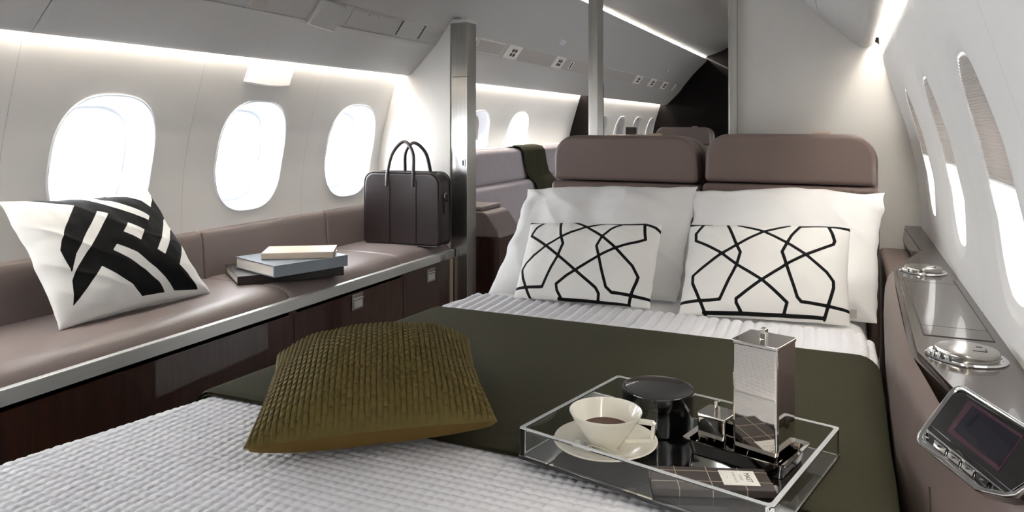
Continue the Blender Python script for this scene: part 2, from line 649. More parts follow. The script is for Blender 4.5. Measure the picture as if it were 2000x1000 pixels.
wl = empty('wall_left', (wall_x(-1, -1.06), 3.0, -1.06), kind='structure')
wr = empty('wall_right', (wall_x(1, -1.06), 2.0, -1.06), kind='structure')
nwin = 0
for k, y in enumerate(LEFT_BAYS):
    kk = k - 5
    y0, y1 = y - PITCH / 2, y + PITCH / 2
    if kk == 2: y1 = Y_PART - 0.002
    if kk == 3: y0 = Y_PART - 0.002
    y0 = max(y0, Y_AFT); y1 = min(y1, Y_FWD)
    has = kk not in LEFT_BLANK and y1 - y0 > 0.4
    mk('wall_panel', bay_panel(-1, y, has, y0, y1), M['wall'], wl, smooth=60)
    if has:
        nwin += 1
        window(nwin, -1, y, 0.42 if kk == 4 else (1.0 if kk >= 8 else 0.0))
for k, y in enumerate(RIGHT_BAYS):
    y0, y1 = y - PITCH / 2, y + PITCH / 2
    if k == 0: y0 = Y_AFT
    if k == 7: y1 = Y_PART
    if k == 8: y0 = Y_PART
    if k == 15: y1 = Y_FWD
    mk('wall_panel', bay_panel(1, y, True, y0, y1), M['wall'], wr, smooth=60)
    nwin += 1
    window(nwin, 1, y, 0.52 if k < 8 else 0.0, 1.0 if k < 8 else 0.0)
# strips added behind the panel joints to stop daylight leaking through
for sd, par, ys_ in ((-1, wl, [y - PITCH / 2 for y in LEFT_BAYS] + [Y_PART, LEFT_BAYS[-1] + PITCH / 2]), (1, wr, [y - PITCH / 2 for y in RIGHT_BAYS] + [Y_PART])):
    for y in ys_:
        zb_ = list(np.linspace(-0.64, 0.30, 20))
        mk('leak_stop_strip', grid(lambda i, j: Vector((wall_x(sd, zb_[j], 0.003), y - 0.05 + 0.1 * i, zb_[j])), 2, 20), M['unit'], par, smooth=60)
for sd, par in ((-1, wl), (1, wr)):
    zs = [-1.06, -0.9, -0.8, -0.7, -0.618]
    mk('wall_dado', grid(lambda i, j: Vector((wall_x(sd, zs[j]), (Y_AFT, Y_FWD)[i], zs[j])), 2, 5), M['wall'], par)
    # outer skin keeps daylight out of the seams
    zs2 = [0.255, 0.29, 0.36, 0.46]
    mk('wall_header', grid(lambda i, j: Vector((wall_x(sd, zs2[j]), (Y_AFT, Y_FWD)[i], zs2[j])), 2, 4), M['wall'], par)

# ------------------------------------------------------------------ ceiling
ce = empty('ceiling', (XC, 3.0, 0.93), kind='structure')
LOW = [(-1.880, 0.30), (-1.880, 0.252), (-1.874, 0.238), (-1.860, 0.233), (-1.846, 0.233), (-1.832, 0.240), (-1.800, 0.270), (-1.745, 0.324), (-1.704, 0.366)]
STRIP = [(-1.702, 0.368), (-1.676, 0.402), (-1.652, 0.436)]
UP = [(-1.650, 0.438), (-1.60, 0.500), (-1.55, 0.560), (-1.47, 0.640), (-1.415, 0.692), (-1.398, 0.712), (-1.398, 0.722), (-1.412, 0.730)]
MID = [(-1.425, 0.752), (-1.34, 0.772), (-1.25, 0.805), (-1.16, 0.850), (-1.03, 0.888), (-0.90, 0.900)]
MID = MID + [(2 * XC - x, z) for x, z in reversed(MID[:-1])]


def rmirror(p, dz=0.045):
    out = []
    for x, z in p:
        t = max(0.0, min(1.0, (0.55 - z) / 0.3))
        out.append((2 * XC - x, z + dz * t))
    return out


cuts = [Y_AFT, -0.8, -0.15, 0.52, 1.18, 1.84, 2.50, Y_PART, 3.6, 4.3, 5.0, 5.7, 6.4, 7.1, Y_FWD]
for a, b in zip(cuts[:-1], cuts[1:]):
    mk('lower_bin_panel', sweep_y(LOW, [a + 0.0012, b - 0.0012]), M['ceil'], ce, smooth=60)
    mk('lower_bin_panel', sweep_y(rmirror(LOW), [a + 0.0012, b - 0.0012]), M['ceil'], ce, smooth=60)
for nm, pf, m in (('service_strip', STRIP, 'unit'), ('upper_bin_panel', UP, 'ceil')):
    for a, b in ((Y_AFT, Y_PART), (Y_PART, Y_FWD)):
        mk(nm, sweep_y(pf, [a, b]), M['ceil'] if (a < 0 or nm != 'service_strip') else M[m], ce, smooth=60)
        mk(nm, sweep_y(rmirror(pf), [a, b]), M['ceil'], ce, smooth=60)
mk('crown_panel', sweep_y(MID, [Y_AFT, Y_FWD]), M['ceil'], ce, smooth=60)
# dark backs of the light coves
BACK = [(-1.93, 0.46), (-1.70, 0.62), (-1.46, 0.80), (-1.425, 0.80)]
mk('cove_back', join(sweep_y([(wall_x(-1, 0.45), 0.45), (-1.46, 0.78), (-1.44, 0.79), (-1.425, 0.753)], [Y_AFT, Y_FWD]),
                     sweep_y([(wall_x(1, 0.45), 0.45), (2 * XC + 1.46, 0.78), (2 * XC + 1.44, 0.79), (2 * XC + 1.425, 0.753)], [Y_AFT, Y_FWD])), M['ceil'], ce)
# groove behind the panel joints
mk('joint_backing', join(sweep_y([(x - 0.003, z + 0.004) for x, z in LOW], [Y_AFT, Y_FWD]),
                         sweep_y([(x + 0.003, z + 0.004) for x, z in rmirror(LOW)], [Y_AFT, Y_FWD])), M['unit'], ce, smooth=60)


def cove(name, x, z, y0, y1, label, wd=0.014, up=True):
    o = empty(name, (x, (y0 + y1) / 2, z), label, 'light strip')
    mk('channel', box(x - wd * 0.8, x + wd * 0.8, y0, y1, z, z + 0.006), M['rail'], o)
    mk('diffuser', box(x - wd / 2, x + wd / 2, y0, y1, z - 0.004, z + 0.001), M['led'], o)
    return o


cove('cove_light', -1.892, 0.272, Y_AFT, Y_PART - 0.001, 'warm light strip above the side sofa windows, under the overhead bin')
cove('cove_light', -1.892, 0.272, Y_PART + 0.01, Y_FWD, 'warm light strip above the windows of the cabin beyond the partition')
cove('cove_light', 2 * XC + 1.892, 0.318, Y_AFT, Y_PART - 0.001, 'warm light strip above the shaded windows beside the bed')
cove('crown_light', -1.436, 0.752, Y_PART + 0.01, Y_FWD, 'warm light strip along the ceiling crown of the cabin beyond the partition', wd=0.018)

# ------------------------------------------------------------------ partition between the two cabins
def bin_line(side):
    if side < 0:
        return [(-1.880, 0.252), (-1.874, 0.238), (-1.860, 0.233), (-1.846, 0.233), (-1.832, 0.240), (-1.80, 0.270), (-1.745, 0.324), (-1.704, 0.366), (-1.652, 0.436), (-1.622, 0.474)]
    return rmirror([(-1.880, 0.252), (-1.874, 0.238), (-1.860, 0.233), (-1.846, 0.233), (-1.832, 0.240), (-1.80, 0.270), (-1.745, 0.324), (-1.704, 0.366), (-1.652, 0.436), (-1.55, 0.56), (-1.47, 0.64), (-1.40, 0.71), (-1.385, 0.76)])


def bulkhead(name, side, xi):
    zs = [-1.06, -0.8, -0.6, -0.343, -0.25, -0.15, -0.025, 0.05, 0.118, 0.18, 0.24, 0.275]
    loop = [(wall_x(side, z, 0.01), z) for z in zs]
    bl = bin_line(side)
    loop += [(x, z + 0.003) for x, z in bl]
    loop += [(xi, bl[-1][1]), (xi, -1.06)]
    o = mk(name, prism([(x, Y_PART, z) for x, z in loop], [(x, Y_PART + 0.045, z) for x, z in loop]), M['bulk'], smooth=20)
    return tag(o, kind='structure')


bulkhead('wall_partition_left', -1, -1.631)
bulkhead('wall_partition_right', 1, -0.384)


def post(name, x0, x1, y0, y1, z1, label, lip=True):
    p = empty(name, ((x0 + x1) / 2, (y0 + y1) / 2, -1.06), label, 'post')
    mk('column', box(x0, x1, y0, y1, -1.06, z1, 0.002), M['steel'], p)
    return p


p = post('steel_post', -1.618, -1.545, 2.922, 3.01, 0.476, 'wide brushed steel post beside the leather bag')
mk('edge_profile', box(-1.632, -1.618, 2.926, 3.0, -1.06, 0.462, 0.002), M['steel'], p)
mk('collar', box(-1.634, -1.543, 2.919, 3.012, 0.462, 0.478, 0.0015), M['rail'], p)
mk('collar_joint', box(-1.6185, -1.5445, 2.9215, 2.95, 0.218, 0.2205), M['slot'], p)
lt = mk('latch', rbox((-1.563, 2.921, -0.165), (0.018, 0.006, 0.036), 0.002), M['chrome'], p)
mk('latch_slot', rbox((-1.563, 2.9175, -0.165), (0.007, 0.002, 0.024), 0.0), M['slot'], lt)
p = post('steel_post', -0.966, -0.930, 2.89, 2.97, 0.905, 'slim brushed steel post standing alone in the open doorway')
mk('edge_profile', box(-0.972, -0.966, 2.90, 2.97, -1.06, 0.9), M['steel'], p)
p = post('steel_post', -0.412, -0.384, 2.895, 2.975, 0.775, 'slim brushed steel post along the edge of the pale bulkhead')
mk('edge_profile', box(-0.417, -0.412, 2.905, 2.97, -1.06, 0.77), M['steel'], p)

# ------------------------------------------------------------------ overhead service fittings
sdir = Vector((-1.652 + 1.702, 0, 0.436 - 0.368)).normalized()      # up the strip
snor = Vector((sdir.z, 0, -sdir.x))                                  # out of the strip, into the cabin
smid = Vector((-1.676, 0, 0.402))


def strip_mtx(y, t=0.0, n=0.0):
    o = smid + sdir * t + snor * n + Vector((0, y, 0))
    m = Matrix.Identity(4)
    yv = Vector((0, 1, 0))
    m.col[0] = (*sdir, 0); m.col[1] = (*yv, 0); m.col[2] = (*snor, 0); m.col[3] = (*o, 1)
    return m


def on_strip(x, y):
    return on_plane(x, y, smid, snor).y


def sbox(y, t, wy, wt, n0, n1, bev=0.0):
    return rbox((0, 0, 0), (wt, wy, n1 - n0), bev, 2, mtx=strip_mtx(y, t, (n0 + n1) / 2))


# black slots
for px_, py_, nm in ((778, 57, 'first black air slot in the overhead strip, next to the blank access panel'),
                     (821, 67, 'second black air slot in the overhead strip, next to the partition')):
    y = on_strip(px_, py_)
    v = empty('air_slot', strip_mtx(y).translation, nm, 'air vent')
    mk('opening', sbox(y, 0.0, 0.010, 0.066, -0.004, 0.0012), M['slot'], v)
    mk('rim', join(sbox(y - 0.0065, 0, 0.003, 0.072, -0.002, 0.0018), sbox(y + 0.0065, 0, 0.003, 0.072, -0.002, 0.0018)), M['ceil'], v)
# access panel
ya, yb = on_strip(672, 50), on_strip(762, 52)
ap = empty('access_panel', strip_mtx((ya + yb) / 2).translation, 'flat blank access panel in the overhead strip between hinged reading light and air slots', 'panel')
mk('groove', sbox((ya + yb) / 2, 0, yb - ya, 0.072, -0.002, 0.0006), M['unit'], ap)
mk('cover', sbox((ya + yb) / 2, 0, yb - ya - 0.005, 0.067, -0.002, 0.0016, 0.001), M['ceil'], ap)
for dy in (-0.03, 0.03):
    mk('screw', sbox((ya + yb) / 2 + dy, 0.025, 0.004, 0.004, 0, 0.0022), M['slot'], ap)
# hinged reading light flap
yc = on_strip(636, 30)
rl = empty('reading_light', strip_mtx(yc).translation, 'square reading light with its flap tilted down from the overhead strip', 'light')
mk('housing', sbox(yc, 0.0, 0.165, 0.088, -0.003, 0.0015, 0.001), M['ceil'], rl)
fm = strip_mtx(yc - 0.02, -0.004, 0.020) @ Matrix.Rotation(math.radians(13), 4, 'X')
mk('flap', rbox((0, 0, 0), (0.104, 0.120, 0.016), 0.006, 3, mtx=fm), M['ceil'], rl)
mk('hinge_cheek', rbox((0, 0, 0), (0.05, 0.05, 0.004), 0.001, 2, mtx=strip_mtx(yc + 0.045, 0.018, 0.004)), M['tan'], rl)
# recessed speaker grille further aft
yc = on_strip(505, 8)
sp = empty('speaker_recess', strip_mtx(yc).translation, 'shallow rounded recess cover in the overhead strip, aft of the reading light', 'panel')
mk('cover', sbox(yc, 0.0, 0.075, 0.080, -0.003, 0.004, 0.004), M['unit'], sp)
mk('rim', sbox(yc, 0.0, 0.088, 0.088, -0.003, 0.0012, 0.001), M['ceil'], sp)

# twin lamp fittings in the forward cabin
fw = [(1002, 102, 'twin lamp'), (1092, 121, 'twin lamp'), (1163, 137, 'twin lamp'), (1247, 154, 'far'), (1275, 160, 'far'), (1299, 164, 'far'), (1318, 168, 'bar')]
flabels = ['square twin-lamp fitting beside the blank panel, first beyond the partition', 'square twin-lamp fitting with a small dark switch beside it',
           'square twin-lamp fitting partly behind the slim steel post', 'small square lamp fitting overhead past the slim post, first of three in a row',
           'small square lamp fitting overhead past the slim post, middle of three in a row', 'small square lamp fitting overhead past the slim post, last of three before the plain bar',
           'plain pale bar fitting at the far end of the overhead strip']
for (a, b, kd), lb in zip(fw, flabels):
    y = on_strip(a, b)
    q = empty('lamp_fitting', strip_mtx(y).translation, lb, 'lamp')
    if kd == 'bar':
        mk('bar', sbox(y, 0, 0.06, 0.075, -0.002, 0.006, 0.002), M['wall'], q)
        mk('rim', sbox(y, 0, 0.10, 0.083, -0.002, 0.002, 0.001), M['unit'], q)
        continue
    wd = 0.165 if kd != 'far' else 0.20
    mk('bezel', sbox(y, 0, wd, 0.080, -0.002, 0.004, 0.002), M['wall'], q)
    for dy, dt in ((-0.018, 0.014), (0.018, 0.014), (-0.018, -0.012), (0.018, -0.012)):
        c = strip_mtx(y + dy, dt, 0.004)
        mk('bulb', xf(lathe([(0.0, 0.007), (0.006, 0.006), (0.010, 0.003), (0.012, 0.0), (0.012, -0.002)], (0, 0, 0), 14), c), M['lamp'], q)
y = on_strip(1116, 127)
q = empty('overhead_switch', strip_mtx(y).translation, 'small dark switch in the overhead strip beside a twin-lamp fitting', 'switch')
mk('plate', sbox(y, 0, 0.05, 0.05, -0.002, 0.002, 0.001), M['wall'], q)
mk('rocker', sbox(y - 0.008, 0, 0.018, 0.044, 0, 0.004, 0.001), M['slot'], q)
ya, yb = on_strip(930, 90), on_strip(980, 100)
q = empty('access_panel', strip_mtx((ya + yb) / 2).translation, 'flat blank access panel overhead just beyond the wide steel post', 'panel')
mk('groove', sbox((ya + yb) / 2, 0, yb - ya + 0.01, 0.074, -0.002, 0.0006), M['frame'], q)
mk('cover', sbox((ya + yb) / 2, 0, yb - ya, 0.068, -0.002, 0.0016, 0.001), M['unit'], q)
y = on_strip(921, 84)
q = empty('air_slot', strip_mtx(y).translation, 'small pale recess with a dark air slot half hidden by the wide steel post', 'air vent')
mk('rim', sbox(y, 0, 0.06, 0.075, -0.002, 0.002, 0.001), M['wall'], q)
mk('opening', sbox(y, 0.015, 0.012, 0.036, 0, 0.003), M['slot'], q)
# small grey sensors on the upper panel
un = Vector((0.12, 0, -0.10)).normalized()
for (a, b), lb in (((1098, 82), 'small pale blue-grey sensor plate on the upper overhead panel'), ((1303, 138), 'tiny pale sensor plate on the upper overhead panel near the dark far wall')):
    c = on_plane(a, b, Vector((-1.575, 0, 0.530)), Vector((0.06, 0, -0.05)).normalized())
    d = Vector((0.05, 0, 0.06)).normalized()
    nrm = Vector((d.z, 0, -d.x))
    m4 = Matrix.Identity(4)
    m4.col[0] = (*d, 0); m4.col[1] = (0, 1, 0, 0); m4.col[2] = (*nrm, 0); m4.col[3] = (*(c + nrm * 0.004), 1)
    q = empty('sensor_plate', c, lb, 'sensor')
    mk('plate', rbox((0, 0, 0), (0.028, 0.075, 0.010), 0.002, 2, mtx=m4), M['frame'], q)
    mk('lens', rbox((0, 0, 0), (0.010, 0.02, 0.012), 0.001, 2, mtx=m4), M['unit'], q)

# wall scoop lamp
y0s, y1s = 1.995, 2.225
q = empty('wall_scoop', (wall_x(-1, 0.15), (y0s + y1s) / 2, 0.155), 'pale moulded scoop on the wall just under the light strip, above the middle window', 'wall scoop')
def scoop(i, j):
    zz = 0.250 - 0.094 * j / 12
    t = j / 12
    bul = 0.020 * t ** 1.5
    e = min(1.0, min(i, 24 - i) / 3.0)
    yy = y0s + (y1s - y0s) * i / 24 - 0.012 * t
    return Vector((wall_x(-1, zz) + 0.002 + bul * (e ** 0.5), yy, zz - (0.008 * (1 - ((i - 12) / 12) ** 2) if j == 12 else 0)))
mk('scoop_face', grid(scoop, 25, 13), M['wall'], q, smooth=60)
lower = [scoop(i, 12) for i in range(25)]
mk('scoop_underside', (lower + [Vector((wall_x(-1, p.z) - 0.002, p.y, p.z - 0.004)) for p in lower], [(i, i + 1, 26 + i, 25 + i) for i in range(24)]), M['wall'], q)
mk('scoop_edge', tube([scoop(0, j) for j in range(13)], 0.0022, 8), M['frame'], q)

# ------------------------------------------------------------------ side sofa
XR = -1.61
so = empty('side_sofa', (-1.82, 1.1, -1.06), 'long low taupe leather side sofa on a glossy dark wood base under the open windows', 'sofa')
sy = [-1.2, -0.08, 0.56, 1.866, 2.516, Y_PART - 0.004]
SEAT = -0.515
for n_, (a, b) in enumerate(zip(sy[:-1], sy[1:])):
    if a < 1.0 and b > 1.0:          # one long cushion before the first visible seam
        pass
    prof = [(-2.015, -0.60), (-2.015, SEAT - 0.012), (-2.005, SEAT - 0.002), (-1.98, SEAT), (-1.80, SEAT + 0.002), (-1.69, SEAT), (-1.662, SEAT - 0.004),
            (-1.640, SEAT - 0.015), (-1.622, SEAT - 0.034), (-1.616, SEAT - 0.05), (-1.616, -0.60)]
    def cush(i, j, prof=prof, a=a, b=b):
        ts = [0, 0.004, 0.012, 0.03, 0.5, 0.97, 0.988, 0.996, 1]
        t = ts[j]
        x, z = prof[i]
        e = min(t, 1 - t) * (b - a)
        k = max(0.0, 1 - e / 0.014)
        return Vector((x - (0.004 * k * k if i >= 6 else 0), a + 0.0008 + (b - a - 0.0016) * t, z - (0.006 * k * k if 1 <= i <= 8 else 0)))
    mk('seat_cushion', grid(cush, len(prof), 9), M['leather'], so, smooth=60)
    bp = [(-1.985, -0.53), (-1.992, -0.45), (-1.998, -0.385), (-2.004, -0.366), (-2.014, -0.360), (-2.034, -0.357)]
    def back(i, j, bp=bp, a=a, b=b):
        ts = [0, 0.004, 0.012, 0.03, 0.5, 0.97, 0.988, 0.996, 1]
        t = ts[j]
        e = min(t, 1 - t) * (b - a)
        k = max(0.0, 1 - e / 0.014)
        x, z = bp[i]
        return Vector((x - 0.006 * k * k, a + 0.0008 + (b - a - 0.0016) * t, z - (0.004 * k * k if i > 3 else 0)))
    mk('backrest_pad', grid(back, len(bp), 9), M['leather'], so, smooth=60)
mk('front_rail', box(-1.640, XR + 0.006, -1.2, Y_PART - 0.006, -0.586, -0.550, 0.002), M['rail'], so)
mk('rail_end_block', rbox((XR + 0.004, 2.845, -0.570), (0.012, 0.115, 0.034), 0.003), M['steel'], so)
mk('plinth', box(-1.88, -1.66, -1.2, Y_PART - 0.004, -1.06, -0.60), M['darkwood'], so)
dy = [-1.2, -0.08, 0.56, 1.875, 2.513, 2.888]
for n_, (a, b) in enumerate(zip(dy[:-1], dy[1:])):
    d = mk('drawer_front', box(-1.66, XR - 0.006, a + 0.0012, b - 0.0012, -1.0, -0.588, 0.0015), M['wood'], so)
    hy = {3: 2.207, 4: 2.724}.get(n_)
    if hy:
        h = mk('pull', rbox((XR - 0.004, hy, -0.632), (0.008, 0.064, 0.056), 0.002), M['chrome'], d)
        mk('pull_recess', rbox((XR + 0.0005, hy, -0.640), (0.002, 0.048, 0.026), 0.0), M['rail'], d)
        mk('pull_lip', rbox((XR + 0.002, hy, -0.622), (0.006, 0.056, 0.008), 0.002), M['chrome'], d)
mk('toe_kick', box(-1.66, -1.63, -1.2, Y_PART - 0.004, -1.06, -1.0), M['slot'], so)
mk('end_stile', box(-1.66, XR - 0.002, 2.890, Y_PART - 0.004, -1.06, -0.586, 0.001), M['cream'], so)

# ------------------------------------------------------------------ cushions
def homography(src):
    """maps the four picture corners (tl, tr, br, bl) of a flat cloth to the unit square"""
    dst = [(0, 1), (1, 1), (1, 0), (0, 0)]
    A, B = [], []
    for (x, y), (u, v) in zip(src, dst):
        A.append([x, y, 1, 0, 0, 0, -u * x, -u * y]); B.append(u)
        A.append([0, 0, 0, x, y, 1, -v * x, -v * y]); B.append(v)
    h = np.linalg.solve(np.array(A, float), np.array(B, float))
    Hm = np.append(h, 1).reshape(3, 3)
    def f(p):
        q = Hm @ np.array([p[0], p[1], 1.0])
        return q[:2] / q[2]
    return f


def seg_dist(P, a, b):
    a, b = np.array(a), np.array(b)
    d = b - a
    t = np.clip(((P - a) @ d) / max(d @ d, 1e-12), 0, 1)
    return np.linalg.norm(P - (a + t[:, None] * d), axis=1)


def lines_sdf(P, polylines, half):
    m = np.full(len(P), 1e9)
    for pl in polylines:
        for a, b in zip(pl[:-1], pl[1:]):
            m = np.minimum(m, seg_dist(P, a, b))
    return m - half


def white_sdf(P, polys):
    """positive inside the white shapes"""
    m = np.full(len(P), 1e9)
    ins = np.zeros(len(P), bool)
    for pl in polys:
        c = np.zeros(len(P), bool)
        n = len(pl)
        for i in range(n):
            a, b = pl[i], pl[(i + 1) % n]
            m = np.minimum(m, seg_dist(P, a, b))
            if a[1] != b[1]:
                cond = ((a[1] > P[:, 1]) != (b[1] > P[:, 1])) & (P[:, 0] < (b[0] - a[0]) * (P[:, 1] - a[1]) / (b[1] - a[1]) + a[0])
                c ^= cond
        ins |= c
    return np.where(ins, m, -m)


def cushion(name, corners, tf, tb, label, cat, mats, group=None, n=60, pinch=0.05, wr=0.003, wf=9.0, sdf=None, ex=2.4, q=0.55,
            relief=None, seed=0.0, nrm=None, names=('front_panel', 'back_panel'), edge=0.0, qb=None, wavy=0.0, floor=None):
    """corners bl, br, tr, tl; tf / tb = fill in front and behind"""
    bl, br, tr, tl = [Vector(c) for c in corners]
    if nrm is None:
        nrm = ((br - bl).cross(tl - bl) + (tl - tr).cross(br - tr)).normalized()
    cen = (bl + br + tr + tl) / 4
    W = ((br - bl).length + (tr - tl).length) / 2
    Hh = ((tl - bl).length + (tr - br).length) / 2

    def pt(u, v, side):
        du, dv = 2 * u - 1, 2 * v - 1
        # sides drawn in between the corners
        uu = 0.5 + 0.5 * du * (1 - pinch * (1 - dv * dv))
        vv = 0.5 + 0.5 * dv * (1 - pinch * (1 - du * du))
        p = bl * (1 - uu) * (1 - vv) + br * uu * (1 - vv) + tr * uu * vv + tl * (1 - uu) * vv
        h = max(0.0, (1 - abs(du) ** ex) * (1 - abs(dv) ** ex)) ** (q if side > 0 or qb is None else qb)
        t = tf if side > 0 else tb
        w = noise.noise(Vector((u * W * wf + seed, v * Hh * wf, side * 3.1 + seed))) * wr * 2
        w += noise.noise(Vector((u * W * wf * 2.7 + seed, v * Hh * wf * 2.7, side * 7.0))) * wr * 0.7
        ed = min(1.0, min(u, 1 - u, v, 1 - v) * 12)
        hh = side * (h * t + w * ed) + side * edge
        if relief and side > 0:
            hh += relief(u * W, v * Hh) * min(1.0, min(u, 1 - u, v, 1 - v) * 60)
        wz = noise.noise(Vector((u * 5 + seed, v * 5, 9.0))) * wr * 0.8
        if wavy:
            # loose hem: the outline wanders, folds run in from the corners
            w1 = noise.noise(Vector((v * 4.5 + seed, 3.3, u * 1.5))) + 0.5 * noise.noise(Vector((v * 11 + seed, 1.3, u * 2)))
            w2 = noise.noise(Vector((u * 4.0 + seed, 8.1, v * 1.5))) + 0.5 * noise.noise(Vector((u * 10 + seed, 5.5, v * 2)))
            p = p + (br - bl).normalized() * (w1 * wavy * abs(du) ** 3) + (tl - bl).normalized() * (w2 * wavy * abs(dv) ** 3 * (1 if dv > 0 else 0.3))
            r1 = 1 - abs(noise.noise(Vector(((u + v) * 3.2 + seed, (u - v) * 1.1, 2.2))))
            hh += side * wavy * 0.9 * (r1 ** 5) * ed * (abs(du) * 0.7 + 0.3)
            hh += wavy * 0.6 * noise.noise(Vector((u * 6 + seed, v * 6, 0.7))) * (1 - ed)
        res = p + nrm * hh + (br - bl).normalized() * wz * (1 if abs(du) > 0.9 else 0.3)
        if floor: res.z = max(res.z, floor(res.x, res.y))      # rests flat on what carries it
        return res

    base = Vector((cen.x, cen.y, min(c.z for c in (bl, br, tr, tl))))
    o = empty(name, base, label, cat, group)
    nu = n; nv = max(12, int(n * Hh / W))
    attr = None
    if sdf:
        P = np.array([[i / (nu - 1) * W, j / (nv - 1) * Hh] for j in range(nv) for i in range(nu)])
        attr = (sdf(P, W, Hh) * 1000.0).tolist()
    mk(names[0], grid(lambda i, j: pt(i / (nu - 1), j / (nv - 1), 1), nu, nv), mats[0], o, smooth=180, attr=attr)
    nb = min(n, 50); nbv = max(10, int(nb * Hh / W))
    g = grid(lambda i, j: pt(i / (nb - 1), j / (nbv - 1), -1), nb, nbv)
    mk(names[1], (g[0], [f[::-1] for f in g[1]]), mats[1], o, smooth=180)
    return o, pt


def scaled(src, polys, W, Hh):
    f = homography(src)
    out = []
    for pl in polys:
        out.append([tuple(f(p) * np.array([W, Hh])) for p in pl])
    return out


# ------------------------------------------------------------------ sofa cushion with bold bands
SRC_B = [(-10, 112), (955, 48), (1372, 700), (380, 955)]
WHITE_B = [
    [(-160, 60), (130, 103), (420, 155), (345, 285), (300, 390), (290, 455), (375, 600), (400, 480), (450, 380), (555, 200), (620, 220), (520, 400),
     (470, 470), (400, 590), (388, 650), (395, 690), (425, 815), (500, 690), (575, 565), (680, 620), (800, 690), (890, 765), (1045, 735), (980, 670),
     (870, 590), (750, 520), (640, 465), (665, 425), (800, 480), (950, 580), (1060, 670), (1110, 715), (1270, 695), (1180, 600), (1105, 550),
     (1130, 480), (1145, 400), (1500, 600), (1500, 900), (380, 1150), (-160, 300)],
    [(1033, 236), (985, 370), (945, 455), (995, 490), (1040, 390), (1078, 300), (1200, 250), (1100, 200)],
    [(935, 170), (870, 130), (780, 98), (660, 84), (660, -40), (1000, -40), (962, 112)],
    [(480, 90), (560, 90), (700, 140), (850, 205), (908, 232), (895, 262), (780, 215), (650, 165), (540, 118)],
    [(745, 280), (860, 325), (830, 398), (708, 345)]]


def sdf_b(P, W, Hh):
    return white_sdf(P, scaled(SRC_B, WHITE_B, W, Hh))


cb = [on_z(116, 646, SEAT + 0.002), on_z(412, 572, SEAT + 0.002), on_x(288, 372, -1.965), on_x(-4, 394, -1.965)]
cushion('sofa_cushion', cb, 0.062, 0.038, 'white square cushion with bold black interlaced bands, leaning on the side sofa', 'cushion',
        (M['print_b'], M['black']), n=170, pinch=0.05, wr=0.004, wf=10, sdf=sdf_b, seed=2.0, wavy=0.006)

# ------------------------------------------------------------------ books on the sofa
def book(name, p0, p1, depth_, z0, th, label, cov, spine, side=1, pages=True, r=0.004):
    """p0-p1 is the spine edge"""
    a = Vector((p0[0], p0[1], 0)); b = Vector((p1[0], p1[1], 0))
    u = (b - a).normalized(); L = (b - a).length
    v = Vector((-u.y, u.x, 0)) * side
    m4 = Matrix.Identity(4)
    m4.col[0] = (*u, 0); m4.col[1] = (*v, 0); m4.col[2] = (0, 0, 1, 0); m4.col[3] = (a.x, a.y, z0, 1)
    o = empty(name, m4 @ Vector((L / 2, depth_ / 2, 0)), label, 'book')
    c = 0.003
    mk('cover', join(xf(box(0, L, 0, depth_, 0, c, 0.001), m4), xf(box(0, L, 0, depth_, th - c, th, 0.001), m4)), cov, o)
    mk('spine', xf(box(0, L, -r, c, 0, th, 0.0015), m4), spine, o)
    mk('page_block', xf(box(0.004, L - 0.004, c, depth_ - 0.005, c, th - c), m4), M['pages'], o)
    return o


book('hardback_book', (-1.790, 1.808), (-1.586, 2.091), 0.235, SEAT + 0.001, 0.030, 'dark brown hardback book at the bottom of the stack on the sofa', M['bookdark'], M['bookdark'])
book('hardback_book', (-1.668, 1.838), (-1.582, 2.105), 0.25, SEAT + 0.0315, 0.038, 'slate grey hardback book with pale spine in the middle of the stack', M['bookgrey'], M['bookspine'])
book('hardback_book', (-1.784, 1.908), (-1.586, 2.035), 0.14, SEAT + 0.070, 0.021, 'small cream hardback book on top of the stack on the sofa', M['bookcream'], M['bookcream'])

# ------------------------------------------------------------------ leather bag
by = 2.775
bm4 = Matrix.Translation((-1.765, by, SEAT - 0.001)) @ Matrix.Rotation(math.radians(3), 4, 'Z')
bag = empty('leather_bag', bm4.translation, 'dark brown leather briefcase with two rolled handles standing on the sofa by the partition', 'bag')
BW, BH, BD = 0.183, 0.312, 0.108
out = rrect(-BW, BW, 0.004, BH, (0.022, 0.022, 0.045, 0.045), 6)
mk('body', xf(prism([(x * (1 + 0.02 * (1 - z / BH)), -BD / 2, z) for x, z in out], [(x * (1 + 0.02 * (1 - z / BH)), BD / 2, z) for x, z in out], 0.010, 3, True), bm4), M['bag'], bag, smooth=50)
mk('piping', join(xf(tube([(x * 1.005, -BD / 2 + 0.006, z) for x, z in rrect(-BW - 0.002, BW + 0.002, 0.002, BH + 0.002, (0.022, 0.022, 0.045, 0.045), 6)], 0.0032, 8, closed=True), bm4),
                  xf(tube([(x * 1.005, BD / 2 - 0.006, z) for x, z in rrect(-BW - 0.002, BW + 0.002, 0.002, BH + 0.002, (0.022, 0.022, 0.045, 0.045), 6)], 0.0032, 8, closed=True), bm4)), M['bag'], bag)
